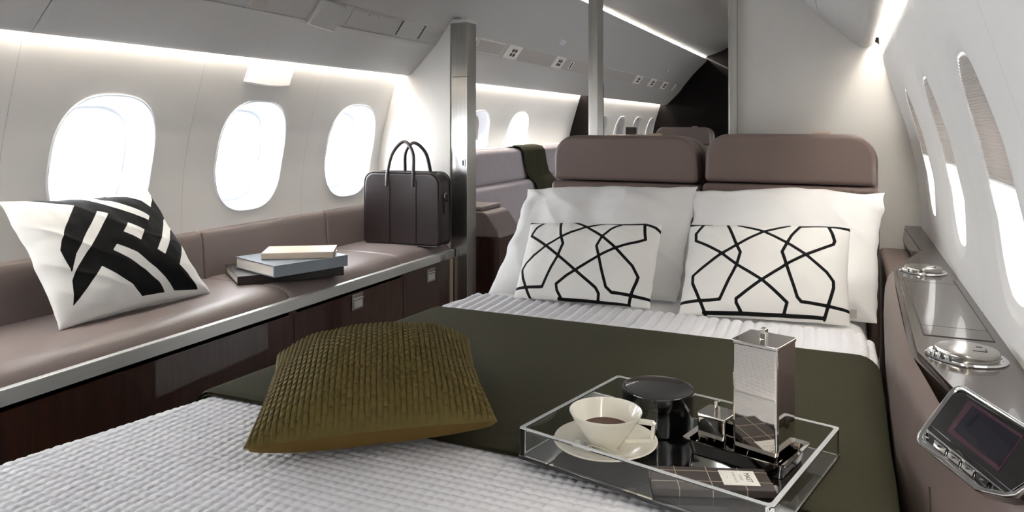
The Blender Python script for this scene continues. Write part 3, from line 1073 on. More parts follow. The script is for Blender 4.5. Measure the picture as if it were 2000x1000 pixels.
for sx in (-0.068, 0.062):
    s_ = mk('front_strap', xf(prism([(x, -BD / 2 - 0.004, z) for x, z in ((sx - 0.014, 0.012), (sx + 0.014, 0.012), (sx + 0.014, 0.272), (sx + 0.010, 0.289), (sx - 0.010, 0.289), (sx - 0.014, 0.272))],
                                    [(x, -BD / 2 + 0.004, z) for x, z in ((sx - 0.014, 0.012), (sx + 0.014, 0.012), (sx + 0.014, 0.272), (sx + 0.010, 0.289), (sx - 0.010, 0.289), (sx - 0.014, 0.272))], 0.0018, 2), bm4), M['bag'], bag)
    mk('rivet', xf(lathe([(0, 0.005), (0.004, 0.0045), (0.0065, 0.002), (0.007, 0.0)], (0, 0, 0), 16, Matrix.Identity(4)), bm4 @ Matrix.Translation((sx, -BD / 2 - 0.004, 0.262)) @ Matrix.Rotation(PI / 2, 4, 'X')), M['chrome'], s_)
for fy, dx, hh in ((-BD / 2 - 0.004, 0.0, 0.448), (BD / 2 + 0.002, 0.028, 0.442)):
    pts = bez([(-0.068 + dx, fy, 0.255), (-0.066 + dx, fy * 0.9, 0.32), (-0.052 + dx, fy * 0.55, 0.40), (-0.003 + dx, fy * 0.3, hh), (0.046 + dx, fy * 0.55, 0.40), (0.060 + dx, fy * 0.9, 0.32), (0.062 + dx, fy, 0.255)], 8)
    mk('handle', xf(tube(pts, 0.0075, 10), bm4), M['bag'], bag)
mk('zip', xf(box(-BW + 0.04, BW - 0.04, -0.006, 0.006, BH - 0.001, BH + 0.003, 0.001), bm4), M['slot'], bag)
mk('side_ring', xf(tube([(BW + 0.006, 0.012 * math.cos(t), 0.215 + 0.012 * math.sin(t)) for t in np.linspace(0, 2 * PI, 18)[:-1]], 0.0022, 6, closed=True), bm4), M['chrome'], bag)
mk('zip_pull', xf(rbox((BW + 0.016, 0.0, 0.205), (0.008, 0.014, 0.034), 0.002, 2), bm4 @ Matrix.Identity(4)), M['bag'], bag)
mk('side_tab', xf(rbox((BW + 0.004, 0.0, 0.175), (0.006, 0.022, 0.075), 0.002, 2), bm4), M['bag'], bag)
mk('side_stud', xf(lathe([(0, 0.006), (0.005, 0.004), (0.006, 0)], (0, 0, 0), 12), bm4 @ Matrix.Translation((-BW, 0.0, 0.205)) @ Matrix.Rotation(-PI / 2, 4, 'Y')), M['chrome'], bag)

# ------------------------------------------------------------------ forward cabin
dv = empty('divan', (-1.75, 4.2, -1.06), 'pale lavender fabric divan with two-tier back beyond the partition', 'sofa')
mk('upper_back', box(-1.995, -1.835, 3.05, 5.35, -0.335, -0.135, 0.030, 4), M['greyfab'], dv, smooth=60)
mk('lower_back', box(-1.985, -1.800, 3.05, 5.35, -0.60, -0.330, 0.030, 4), M['greyfab'], dv, smooth=60)
mk('top_ledge', box(-2.010, -1.90, 3.0, 5.4, -0.165, -0.128, 0.006), M['wall'], dv)
mk('seat', box(-1.94, -1.45, 3.32, 5.35, -0.72, -0.585, 0.03, 4), M['leather'], dv, smooth=60)
mk('base', box(-1.88, -1.48, 3.36, 5.35, -1.06, -0.70), M['darkwood'], dv)
armp = [(-1.80, -0.52), (-1.468, -0.52), (-1.478, -0.49), (-1.535, -0.415), (-1.56, -0.402), (-1.80, -0.395)]
mk('arm', prism([(x, 3.10, z) for x, z in armp], [(x, 3.34, z) for x, z in armp], 0.008, 3), M['leather'], dv)
mk('arm_pad', box(-1.79, -1.57, 3.11, 3.33, -0.402, -0.380, 0.009, 3), M['leather'], dv)
mk('arm_panel', box(-1.78, -1.474, 3.105, 3.335, -1.06, -0.520, 0.003), M['wood'], dv)

# olive throw over the divan back
def dthrow(i, j):
    path = [(-1.93, -0.126), (-1.90, -0.122), (-1.865, -0.124), (-1.838, -0.132), (-1.825, -0.160), (-1.824, -0.24), (-1.822, -0.30), (-1.806, -0.335), (-1.790, -0.36), (-1.788, -0.42), (-1.786, -0.46)]
    y = 4.12 + 0.36 * i / 10 + 0.22 * (max(0, j - 2) / 8)
    return Vector((path[j][0] + 0.004 + 0.003 * math.sin(i * 1.3 + j), y, path[j][1]))
tag(mk('olive_throw', (lambda g: (g[0] + [v + Vector((0.005, 0, 0.004)) for v in g[0]], g[1] + [tuple(k + len(g[0]) for k in f) for f in g[1]]))(grid(dthrow, 11, 11)), M['olive'], smooth=60),
    'olive green throw folded over the back of the lavender divan', 'throw')

# wooden divider hugging the wall, far side
loop = []
for z in (-1.06, -0.8, -0.6, -0.343, -0.15, -0.025, 0.118, 0.24):
    loop.append((wall_x(-1, z, 0.001), z))
loop += [(-1.88, 0.26), (-1.846, 0.236), (-1.832, 0.243), (-1.80, 0.273), (-1.76, 0.312), (-1.738, 0.33), (-1.735, -1.06)]
tag(mk('wood_divider', prism([(x, 5.50, z) for x, z in loop], [(x, 5.56, z) for x, z in loop], 0.002), M['ebony'], smooth=20),
    'dark wood half-height divider hugging the curved wall behind the divan', 'divider')


def seat_chair(name, cx, y, label, w2=0.257, ztop=-0.03, tiltpx=0.0, group=None, m='leather2', yaw=0.0):
    o = empty(name, (cx, y + 0.08, -1.06), label, 'chair', group)
    T = Matrix.Translation((cx, y, 0)) @ Matrix.Rotation(yaw, 4, 'Z')
    hl = rrect(-w2, w2, ztop - 0.158, ztop, (0.016, 0.016, 0.075, 0.075), 8)
    def sh(z): return 0.10 * (z - ztop)
    hr = mk('headrest', xf(prism([(x * (1 + 0.10 * (ztop - z)), -0.005 + sh(z) * -0.2, z) for x, z in hl], [(x * (1 + 0.10 * (ztop - z)), 0.125, z) for x, z in hl], 0.022, 4, True), T), M[m], o, smooth=50)
    mk('release_tab', xf(rbox((0.10, 0.06, ztop + 0.003), (0.048, 0.03, 0.010), 0.003, 2), T), M['tan'], hr)
    bl_ = rrect(-w2 - 0.012, w2 + 0.012, ztop - 0.70, ztop - 0.162, (0.03, 0.03, 0.02, 0.02), 5)
    b = mk('backrest', xf(prism([(x, -0.006, z) for x, z in bl_], [(x, 0.14, z) for x, z in bl_], 0.014, 3, True), T), M[m], o, smooth=50)
    for sx in (0.145, 0.190):
        mk('seam', xf(tube([(sx, -0.0062, ztop - 0.172), (sx, -0.0062, ztop - 0.4)], 0.0012, 5), T), M['seam'], b)
    # quarter shell behind the headrest
    sl = rrect(-w2 - 0.012, w2 + 0.012, ztop - 0.66, ztop - 0.004, (0.03, 0.03, 0.085, 0.085), 8)
    mk('back_shell', xf(prism([(x, 0.118, z) for x, z in sl], [(x, 0.21, z) for x, z in sl], 0.02, 3, True), T), M[m], o, smooth=50)
    mk('seat_base', xf(rbox((0, 0.10, -0.86), (2 * w2 * 0.9, 0.2, 0.32), 0.02, 2), T), M[m], o)
    mk('pedestal', xf(rbox((0, 0.06, -1.04), (2 * w2 * 0.8, 0.22, 0.05), 0.008, 2), T), M['darkwood'], o)
    return o


YS = 2.50
seat_chair('recliner_seat', -0.7145, YS, 'taupe leather recliner headrest behind the pillow on the aisle side of the bed', w2=0.252, ztop=-0.034)
seat_chair('recliner_seat', -0.1795, YS, 'taupe leather recliner headrest behind the pillow beside the shaded windows', w2=0.252, ztop=-0.026)
o = seat_chair('recliner_seat', -1.39, 6.85, 'lilac-taupe leather recliner seen in the far cabin against the dark wall', w2=0.25, ztop=-0.010, m='leather')
o = seat_chair('recliner_seat', -1.72, 6.10, 'brown leather recliner whose top edge just shows below the far shaded windows', w2=0.21, ztop=-0.075)
q = empty('seat_monitor', (-1.90, 6.9, -0.20), 'small dark monitor standing before the far shaded windows', 'monitor')
mk('screen_body', rbox((-1.86, 6.80, -0.055), (0.02, 0.15, 0.09), 0.004, 2, rz=0.9), M['slot'], q)
mk('stand', box(-1.87, -1.85, 6.79, 6.81, -0.481, -0.09), M['slot'], q)
tag(q, 'small dark monitor standing before the far shaded windows', 'monitor')
q = empty('far_credenza', (-1.90, 6.9, -1.06), 'low pale side ledge along the wall of the far cabin', 'cabinet')
mk('body', box(-1.88, -1.80, 6.45, 8.1, -1.06, -0.50), M['darkwood'], q)
mk('top', box(-2.0, -1.79, 6.45, 8.1, -0.50, -0.48, 0.004), M['wall'], q)

# ------------------------------------------------------------------ bed
BED = -0.520
BL = [(-0.30, -1.24), (0.40, -1.215), (0.716, -1.19), (1.05, -1.125), (1.40, -1.09), (1.775, -1.06), (2.07, -1.03), (2.45, -1.0)]


def bed_l(y):
    return float(np.interp(y, [a for a, b in BL], [b for a, b in BL]))


def bed_r(y):
    return 0.046


Y0B = -0.05
bd = empty('bed', (-0.55, 1.2, -1.06), 'low double bed made up with white bedding between sofa aisle and window console', 'bed')
def bedloop(i, j, off=0.0, zt=BED, zb=-0.95, r=0.035, ys=None):
    y = ys[j]
    xl, xr = bed_l(y) + 0.01 - off, bed_r(y) - 0.006 + off
    prof = [(xl, zb), (xl, zt - r), (xl + r * 0.3, zt - r * 0.3), (xl + r, zt), (xr - r, zt), (xr - r * 0.3, zt - r * 0.3), (xr, zt - r), (xr, zb)]
    x, z = prof[i]
    return Vector((x, y, z))
ysb = list(np.linspace(Y0B + 0.02, 2.45, 16))
gm = grid(lambda i, j: bedloop(i, j, -0.012, BED - 0.012, ys=ysb), 8, 16)
gm[1].append(tuple(range(8))); gm[1].append(tuple(15 * 8 + i for i in range(8))[::-1])
mk('mattress', gm, M['white'], bd, smooth=60)
mk('base_panel', slab([(-1.12, Y0B + 0.1), (0.0, Y0B + 0.1), (0.0, 2.4), (-0.96, 2.4)], -1.06, -0.90), M['darkwood'], bd)
def sheetp(i, j):
    y = 1.90 + 0.54 * j / 40
    xl, xr = bed_l(y) - 0.004, bed_r(y)
    ps = [(xl, BED - 0.25), (xl, BED - 0.06), (xl + 0.004, BED - 0.03), (xl + 0.02, BED - 0.006)]
    ps += [(xl + 0.04 + (xr - xl - 0.08) * k / 50, BED + 0.002) for k in range(51)]
    ps += [(xr - 0.02, BED - 0.006), (xr - 0.004, BED - 0.03), (xr, BED - 0.06), (xr, BED - 0.25)]
    x, z = ps[i]
    z += 0.005 * noise.noise(Vector((x * 7, y * 9, 1.5))) + 0.003 * noise.noise(Vector((x * 15, y * 24, 4.0)))
    return Vector((x, y, z))
mk('top_sheet', grid(sheetp, 59, 41), M['sheet'], bd, smooth=180)


def coverlet_path(y, xoff=0.0, lift=0.0, drop=0.24, step=0.0036):
    """points and arc length across the bed from the aisle drop to the console drop"""
    xl, xr = bed_l(y) - 0.008 - lift, bed_r(y) + 0.004 + lift
    r = 0.040
    base = [(xl, BED - drop), (xl, BED - r)]
    for k in range(1, 7):
        a = PI - 0.5 * PI * k / 6
        base.append((xl + r + r * math.cos(a), BED + 0.004 + lift - r + r * math.sin(a)))
    for k in range(0, 7):
        a = 0.5 * PI - 0.5 * PI * k / 6
        base.append((xr - r + r * math.cos(a), BED + 0.004 + lift - r + r * math.sin(a)))
    base.append((xr, BED - drop))
    P = np.array(base)
    s = np.concatenate([[0], np.cumsum(np.linalg.norm(np.diff(P, axis=0), axis=1))])
    return P, s


def coverlet(y0, y1, stepx, stepy, relief, lift=0.0, drop=0.2, waves=0.0012, ys=None):
    P0, s0 = coverlet_path((y0 + y1) / 2, 0, lift, drop)
    nx = int(s0[-1] / stepx)
    ny = int((y1 - y0) / stepy) if ys is None else len(ys) - 1
    V = []
    for j in range(ny + 1):
        y = y0 + (y1 - y0) * j / ny if ys is None else ys[j]
        P, s = coverlet_path(y, 0, lift, drop)
        ss = np.linspace(0, s[-1], nx + 1)
        xs = np.interp(ss, s, P[:, 0]); zs = np.interp(ss, s, P[:, 1])
        tx = np.gradient(xs); tz = np.gradient(zs)
        ln = np.hypot(tx, tz) + 1e-9
        nxv, nzv = -tz / ln, tx / ln
        sc = s[-1] - ss
        h = relief(sc, y)
        for i in range(nx + 1):
            wv = waves * noise.noise(Vector((xs[i] * 6, y * 6, 2.0))) * 2
            V.append((xs[i] + nxv[i] * (h[i] + wv), y, zs[i] + nzv[i] * (h[i] + wv)))
    n1 = nx + 1
    Fc = [(j * n1 + i, j * n1 + i + 1, (j + 1) * n1 + i + 1, (j + 1) * n1 + i) for j in range(ny) for i in range(nx)]
    return V, Fc


CELL = 0.0165


def quilted(s, y):
    a = np.abs(np.sin(PI * (s + 0.0015 * math.sin(y * 60)) / CELL))
    b = abs(math.sin(PI * (y + 0.0) / CELL))
    return 0.0040 * (a ** 0.38) * (b ** 0.38)


tag(mk('white_coverlet', coverlet(0.02, 1.80, 0.0026, 0.0026, quilted, ys=list(np.arange(0.02, 0.45, 0.006)) + list(np.arange(0.45, 1.08, 0.0026)) + list(np.arange(1.08, 1.766, 0.012))), M['quilt'], smooth=180),
    'white coverlet quilted in small squares over the foot of the bed', 'coverlet')


def channelled(s, y):
    p = 0.0290
    a = np.abs(np.sin(PI * (s + 0.002 * math.sin(y * 31)) / p))
    wr = 0.0012 * np.array([noise.noise(Vector((float(q) * 45, y * 110, 1.0))) for q in s])
    end = min(1.0, max(0.0, (2.012 - y) / 0.012))
    press = min(1.0, max(0.15, (y - 1.785) / 0.05))      # flattened under the hem of the throw
    return (0.0115 * (a ** 0.5) + wr * (a ** 0.5)) * (end ** 0.5) * press - 0.002 * press


tag(mk('channel_quilt', coverlet(1.765, 2.012, 0.0042, 0.006, channelled, lift=0.004), M['quilt'], smooth=180),
    'white channel-stitched quilt folded across the bed below the pillows', 'quilt')

# olive throw across the bed
def plain(s, y):
    e = min(y - 1.045, 1.80 - y)
    return np.full(len(s), 0.004 + 0.004 * min(1.0, max(0.0, e / 0.006)) ** 0.5)


def throw_geo():
    V, Fc = coverlet(1.045, 1.805, 0.012, 0.010, plain, lift=0.008, drop=0.42, waves=0.0008)
    n = len(V)
    V = list(V) + [(x, y, z - 0.006) for x, y, z in V]
    return V, Fc + [tuple(k + n for k in f)[::-1] for f in Fc]


tag(mk('olive_throw', throw_geo(), M['olive'], smooth=60), 'wide olive green wool throw laid across the middle of the bed', 'throw')

# pillows
PB = BED + 0.006
lp = [on_z(956, 575, PB + 0.004), on_z(1321, 590, PB + 0.004), on_y(1361, 366, 2.43), on_y(1031, 367, 2.43)]
rp = [on_z(1314, 582, PB + 0.004), on_z(1708, 632, PB + 0.004), on_y(1731, 376, 2.43), on_y(1358, 370, 2.425)]
cushion('bed_pillow', lp, 0.058, 0.036, 'large plain white pillow on the aisle side of the bed head', 'pillow', (M['white'], M['white']), n=110, pinch=0.012, wr=0.008, wf=6.5, seed=11.0, q=0.5, wavy=0.011, floor=lambda x, y: BED + 0.003)
cushion('bed_pillow', rp, 0.058, 0.036, 'large plain white pillow by the window console', 'pillow', (M['white'], M['white']), n=110, pinch=0.012, wr=0.008, wf=6.5, seed=23.0, q=0.5, wavy=0.011, floor=lambda x, y: BED + 0.003)

SRC_L = [(215, 455), (787, 462), (732, 818), (140, 770)]
LINES_L = [[(205, 458), (350, 453)], [(285, 452), (245, 488), (222, 525), (290, 578), (345, 625), (415, 683), (500, 752), (510, 772), (500, 800)],
           [(350, 450), (355, 530), (367, 575), (345, 625), (268, 742), (135, 738)], [(390, 455), (460, 490), (535, 540), (595, 592), (665, 660), (690, 705), (635, 815)],
           [(545, 466), (465, 492), (355, 545), (290, 580), (200, 640), (180, 664), (185, 700), (210, 778)], [(630, 468), (570, 505), (535, 540), (512, 585), (522, 630), (545, 748), (568, 768), (740, 785)],
           [(712, 465), (720, 545), (600, 590), (520, 628), (415, 685), (330, 735), (330, 757), (346, 790)], [(540, 466), (630, 474), (712, 470), (760, 485), (790, 505)], [(330, 784), (640, 811)]]
SRC_R = [(905, 466), (1600, 470), (1600, 880), (855, 834)]
LINES_R = [[(900, 471), (1000, 468)], [(965, 472), (932, 515), (930, 545), (1040, 605), (1105, 655), (1215, 720), (1320, 805), (1305, 845)],
           [(1070, 475), (1105, 570), (1122, 605), (1105, 655), (1030, 790), (850, 790)], [(1115, 475), (1225, 512), (1325, 565), (1405, 612), (1500, 680), (1530, 715), (1530, 740), (1483, 862)],
           [(1335, 478), (1225, 512), (1105, 575), (1040, 608), (915, 690), (915, 720), (967, 838)], [(1385, 480), (1345, 530), (1303, 605), (1320, 655), (1365, 785), (1382, 802), (1610, 826)],
           [(1505, 475), (1535, 545), (1530, 560), (1405, 614), (1320, 655), (1210, 720), (1100, 790), (1100, 805), (1122, 840)], [(1380, 482), (1505, 475), (1610, 490)], [(960, 832), (1480, 858)]]


def mk_sdf(src, lines):
    def f(P, W, Hh):
        return lines_sdf(P, scaled(src, lines, W, Hh), 0.0042)
    return f


def crop6(p):
    return (940 + p[0] / 2.222, 230 + p[1] / 2.222)


for src, lines, sd, lb, yt in ((SRC_L, LINES_L, 4.0, 'white oblong cushion with thin black lattice lines, leaning on the aisle-side pillow', 2.135),
                               (SRC_R, LINES_R, 8.0, 'white oblong cushion with thin black lattice lines, leaning on the pillow by the console', 2.195)):
    c = [crop6(p) for p in src]
    zb_ = BED + (0.026 if sd < 5 else 0.024)
    down = Vector((0, 0, 0.007 if sd < 5 else 0.014))      # settle the lower seam onto the bedding
    pts = [on_z(*c[3], zb_) - down, on_z(*c[2], zb_) - down, on_y(*c[1], yt), on_y(*c[0], yt)]
    o, _ = cushion('lattice_cushion', pts, 0.052, 0.026, lb, 'cushion', (M['print_a'], M['white']), group='lattice cushions on the bed', n=190, pinch=0.02, wr=0.0025, wf=12, sdf=mk_sdf(src, lines), seed=sd, wavy=0.003)
    bl_, br_, tr_, tl_ = pts
    if sd > 5:
        e = br_ + (tr_ - br_) * 0.12
        mk('care_tag', rbox(e + Vector((0.008, 0, 0)), (0.016, 0.002, 0.022), 0.0, mtx=Matrix.Rotation(0.3, 4, 'Z')), M['unit'], o)

# olive woven cushion
def basket(x, y):
    cw, bh = 0.0095, 0.0150
    c = math.floor(x / cw)
    fx = x / cw - c
    yy = y / bh + (0.5 if c % 2 else 0.0)
    fy = yy - math.floor(yy)
    # strap-like bricks: nearly flat tops, narrow deep joints, each lower end proud of the next
    ax = max(0.0, 1 - abs(2 * fx - 1) ** 5) ** 0.7
    ay = max(0.0, 1 - abs(2 * fy - 1) ** 9) ** 0.6
    crown = 1 - 0.25 * (2 * fx - 1) ** 2
    return (0.0042 + 0.0030 * (1 - fy)) * ax * ay * crown


OB = BED + 0.014
oc = [on_z(474, 877, -0.478), on_z(972, 823, -0.452), on_z(918, 660, -0.450), on_z(541, 694, -0.456)]
cushion('olive_cushion', oc, 0.092, 0.052, 'olive woven velvet cushion lying on the edge of the olive throw', 'cushion', (M['weave'], M['velvet']),
        n=430, pinch=0.055, wr=0.003, wf=8, relief=basket, seed=5.0, qb=0.34, floor=lambda x, y: BED + (0.0195 if y > 1.040 else 0.0195 - min(0.011, (1.040 - y) * 0.11)), nrm=Vector((0.02, -0.06, 1)).normalized(), q=0.62, ex=2.2, names=('woven_panel', 'velvet_back'))

# ------------------------------------------------------------------ acrylic tray and what stands on it
TB = BED + 0.0193                         # underside of the tray on the throw
TF = TB + 0.006                           # inner floor
TR_ = TB + 0.046                          # rim
tl0 = Vector((-0.4536, 1.022)); tr0 = Vector((-0.0119, 1.2224))
ang = math.radians(-13.5)
ex_, ey_ = Vector((math.cos(ang), math.sin(ang))), Vector((-math.sin(ang), math.cos(ang)))
dg = tr0 - tl0
TWx, TWy = abs(dg.dot(ex_)), abs(dg.dot(ey_))
tcen = (tl0 + tr0) / 2
TM = Matrix.Translation((tcen.x, tcen.y, 0)) @ Matrix.Rotation(ang, 4, 'Z')
tw, th_ = TWx / 2, TWy / 2
tray = empty('acrylic_tray', (tcen.x, tcen.y, TB), 'clear acrylic serving tray with black base standing on the bed', 'tray')
mk('base', xf(box(-tw, tw, -th_, th_, TB, TF, 0.001), TM), M['trayblack'], tray)
ti = 0.0065
bm = bmesh.new()
rings = []
for (a, b, z) in ((tw, th_, TF + 0.0002), (tw, th_, TR_ - 0.0015), (tw - 0.0015, th_ - 0.0015, TR_), (tw - ti + 0.0015, th_ - ti + 0.0015, TR_), (tw - ti, th_ - ti, TR_ - 0.0015), (tw - ti, th_ - ti, TF + 0.0002)):
    rings.append([bm.verts.new((x, y, z)) for x, y in rrect(-a, a, -b, b, (0.006,) * 4, 4)])
nr = len(rings[0])
for r in range(len(rings)):
    s_ = (r + 1) % len(rings)
    for k in range(nr):
        l = (k + 1) % nr
        bm.faces.new((rings[r][k], rings[r][l], rings[s_][l], rings[s_][k]))
bmesh.ops.recalc_face_normals(bm, faces=bm.faces)
mk('side_walls', xf(bm_out(bm), TM), M['acryl'], tray, smooth=40)
rim_o = rrect(-tw, tw, -th_, th_, (0.006,) * 4, 4); rim_i = rrect(-tw + ti, tw - ti, -th_ + ti, th_ - ti, (0.006,) * 4, 4)
mk('rim_painted_glint', xf(([Vector((x, y, TR_ + 0.0001)) for x, y in rim_o] + [Vector((x, y, TR_ + 0.0001)) for x, y in rim_i] + [Vector((x * 0.998, y * 0.998, TR_ + 0.0009)) for x, y in rim_o] + [Vector((x * 1.002, y * 1.002, TR_ + 0.0009)) for x, y in rim_i],
     [f for k in range(20) for f in ((40 + k, 40 + (k + 1) % 20, 60 + (k + 1) % 20, 60 + k), (k, (k + 1) % 20, 40 + (k + 1) % 20, 40 + k), (60 + k, 60 + (k + 1) % 20, 20 + (k + 1) % 20, 20 + k))]), TM), M['rim'], tray, smooth=30)  # whitened strip along the rim, a painted glint

# saucer, cup, coffee, spoon
sc_ = on_z(1183, 872, -0.487); sx, sy_ = sc_.x, sc_.y
rs = 0.0775
S0 = TF + 0.0005
sau = lathe([(0.0, 0.004), (0.020, 0.004), (0.0225, 0.000), (0.025, 0.000), (0.027, 0.004), (0.050, 0.009), (0.070, 0.0155), (rs, 0.019), (rs + 0.0004, 0.0202), (rs - 0.001, 0.0208),
             (0.068, 0.0178), (0.050, 0.0118), (0.030, 0.0075), (0.0235, 0.0068), (0.0225, 0.0060), (0.0, 0.0060)], (sx, sy_, S0), 72)
tag(mk('saucer', sau, M['china'], smooth=60), 'round ivory china saucer under the coffee cup', 'saucer')
C0 = S0 + 0.0062
cz = 0.056
cup = empty('coffee_cup', (sx, sy_, C0), 'conical ivory china cup with square handle, filled with black coffee', 'cup')
R_ = 0.0552
wall_o = [(0.0, 0.003), (0.017, 0.003), (0.0185, 0.0), (0.0205, 0.0005), (0.0205, 0.003), (0.024, 0.007), (0.031, 0.017), (0.040, 0.030), (0.048, 0.042), (0.0535, 0.052), (R_, cz), (R_ - 0.0006, cz + 0.0008), (R_ - 0.0018, cz),
          (0.0515, 0.052), (0.0455, 0.042), (0.037, 0.030), (0.028, 0.018), (0.020, 0.009), (0.0, 0.007)]
mk('bowl', lathe(wall_o, (sx, sy_, C0), 72), M['china'], cup, smooth=60)
mk('coffee', lathe([(0.0, 0.0), (0.030, 0.0), (0.0368, 0.0004)], (sx, sy_, C0 + 0.0308), 48), M['coffee'], cup, smooth=60)
hd = Vector((CS, SN, 0)) * 0.93 + Vector((SN, -CS, 0)) * 0.38
hd.normalize()
c3 = Vector((sx, sy_, C0))
hp = [c3 + hd * 0.0505 + Vector((0, 0, 0.047)), c3 + hd * 0.072 + Vector((0, 0, 0.0475)), c3 + hd * 0.0735 + Vector((0, 0, 0.046)), c3 + hd * 0.071 + Vector((0, 0, 0.024)), c3 + hd * 0.0695 + Vector((0, 0, 0.0225)), c3 + hd * 0.031 + Vector((0, 0, 0.016))]
sd_ = Vector((-hd.y, hd.x, 0))
hv, hf = [], []
for i, p_ in enumerate(hp):
    a_ = hp[max(0, i - 1)]; b_ = hp[min(len(hp) - 1, i + 1)]
    t_ = (b_ - a_).normalized(); n_ = t_.cross(sd_).normalized()
    for du, dv_ in ((-1, -1), (1, -1), (1, 1), (-1, 1)):
        hv.append(p_ + sd_ * (0.0045 * du) + n_ * (0.0026 * dv_))
for i in range(len(hp) - 1):
    for k in range(4):
        l = (k + 1) % 4
        hf.append((i * 4 + k, i * 4 + l, (i + 1) * 4 + l, (i + 1) * 4 + k))
hf += [(3, 2, 1, 0), tuple(4 * (len(hp) - 1) + k for k in range(4))]
mk('handle', (hv, hf), M['china'], cup, smooth=30)

b0 = on_z(1136, 877, -0.489); b1 = on_z(1214, 901, -0.486)
_d = Vector((b1.x - b0.x, b1.y - b0.y, 0)).normalized(); _n = Vector((_d.y, -_d.x, 0))
if _n.dot(Vector((b0.x - sx, b0.y - sy_, 0))) < 0: _n = -_n
b0 = b0 + _n * 0.007; b1 = b1 + _n * 0.007          # clear of the foot of the cup
spn = empty('teaspoon', (b0.x, b0.y, S0 + 0.015), 'small silver teaspoon resting on the saucer', 'spoon')
ax = (b1 - b0); ax.z = 0; Ls = ax.length; ax.normalize(); ay = Vector((-ax.y, ax.x, 0))


def saucer_z(x, y):
    r = math.hypot(x - sx, y - sy_)
    return S0 + float(np.interp(r, [0, 0.0235, 0.030, 0.050, 0.068, 0.0765, 0.2], [0.006, 0.0068, 0.0075, 0.0118, 0.0178, 0.0208, 0.0208]))


def spoon_pt(i, j):
    t = i / 10 * 2 - 1; s = j / 8 * 2 - 1
    l = t * 0.0145
    wdt = 0.0092 * math.sqrt(max(0.0, 1 - t * t)) * (1 + 0.18 * -t)
    p = b0 + ax * (l + 0.004) + ay * (wdt * s)
    dep = 0.0042 * (1 - t * t) * (1 - s * s)
    return p, dep


zb_ = saucer_z(b0.x, b0.y) + 0.0065
gv = []
for j in range(9):
    for i in range(11):
        p, d = spoon_pt(i, j)
        gv.append(Vector((p.x, p.y, zb_ - d)))
gf = [(j * 11 + i, j * 11 + i + 1, (j + 1) * 11 + i + 1, (j + 1) * 11 + i) for j in range(8) for i in range(10)]
bowl = (gv + [v - Vector((0, 0, 0.0009)) for v in gv], gf + [tuple(k + 99 for k in f)[::-1] for f in gf])
mk('bowl', bowl, M['chrome'], spn, smooth=80)
hpts = [b0 + ax * 0.0165, b0 + ax * 0.024, b0 + ax * 0.040, b0 + ax * 0.055, b0 + ax * (Ls - 0.006), b0 + ax * Ls]
hz = [zb_ + 0.0002, zb_ + 0.0035, zb_ + 0.0055, zb_ + 0.005, zb_ + 0.0045, zb_ + 0.0045]
hw = [0.0026, 0.0018, 0.0017, 0.0022, 0.0038, 0.0034]
hv, hf = [], []
for p_, z_, w_ in zip(hpts, hz, hw):
    for du, dz in ((-1, -1), (1, -1), (1, 1), (-1, 1)):
        hv.append(Vector((p_.x, p_.y, z_)) + ay * (w_ * du) + Vector((0, 0, 0.0007 * dz)))
for i in range(5):
    for k in range(4):
        l = (k + 1) % 4
        hf.append((i * 4 + k, i * 4 + l, (i + 1) * 4 + l, (i + 1) * 4 + k))
hf += [(3, 2, 1, 0), (20, 21, 22, 23)]
mk('stem', (hv, hf), M['chrome'], spn, smooth=50)

# black canister
cx_, cy_ = -0.2880, 1.2180
can = empty('black_canister', (cx_, cy_, TF), 'glossy black lacquered canister behind the coffee cup', 'canister')
rc = 0.0585; hc = 0.431
zt_ = -0.431 - TF
mk('body', lathe([(0.0, 0.0003), (rc - 0.003, 0.0003), (rc - 0.0001, 0.002), (rc - 0.0001, zt_ - 0.022), (0.0, zt_ - 0.022)], (cx_, cy_, TF), 72), M['lacqblack'], can, smooth=40)
mk('lid', lathe([(rc - 0.002, zt_ - 0.0215), (rc + 0.0001, zt_ - 0.0213), (rc + 0.0002, zt_ - 0.004), (rc - 0.0008, zt_ - 0.0012), (rc - 0.004, zt_), (0.03, zt_ + 0.0006), (0.0, zt_ + 0.0008)], (cx_, cy_, TF), 72), M['lacqblack'], can, smooth=40)

# nickel tray with two boxes
na = math.radians(-15)
ncx, ncy = -0.1410, 1.1590
NM = Matrix.Translation((ncx, ncy, TF)) @ Matrix.Rotation(na, 4, 'Z')
nt_ = empty('metal_tray', (ncx, ncy, TF), 'small rectangular polished nickel tray carrying the two lidded pots', 'tray')
hx, hy_ = 0.079, 0.0525
loops = [((hx - 0.012), (hy_ - 0.012), 0.0003, 0.006), (hx - 0.009, hy_ - 0.009, 0.001, 0.008), (hx - 0.006, hy_ - 0.006, 0.019, 0.008), (hx, hy_, 0.0225, 0.007), (hx, hy_, 0.0240, 0.007),
         (hx - 0.007, hy_ - 0.007, 0.0215, 0.007), (hx - 0.0105, hy_ - 0.0105, 0.004, 0.006), (hx - 0.014, hy_ - 0.014, 0.0025, 0.005)]
V, Fc = [], []
for a, b, z, r in loops:
    V += [Vector((x, y, z)) for x, y in rrect(-a, a, -b, b, (r,) * 4, 5)]
nr = 24
for i in range(len(loops) - 1):
    for k in range(nr):
        l = (k + 1) % nr
        Fc.append((i * nr + k, i * nr + l, (i + 1) * nr + l, (i + 1) * nr + k))
Fc.append(tuple(range(nr))[::-1]); Fc.append(tuple(7 * nr + k for k in range(nr)))
mk('dish', xf((V, Fc), NM), M['nickel'], nt_, smooth=35)


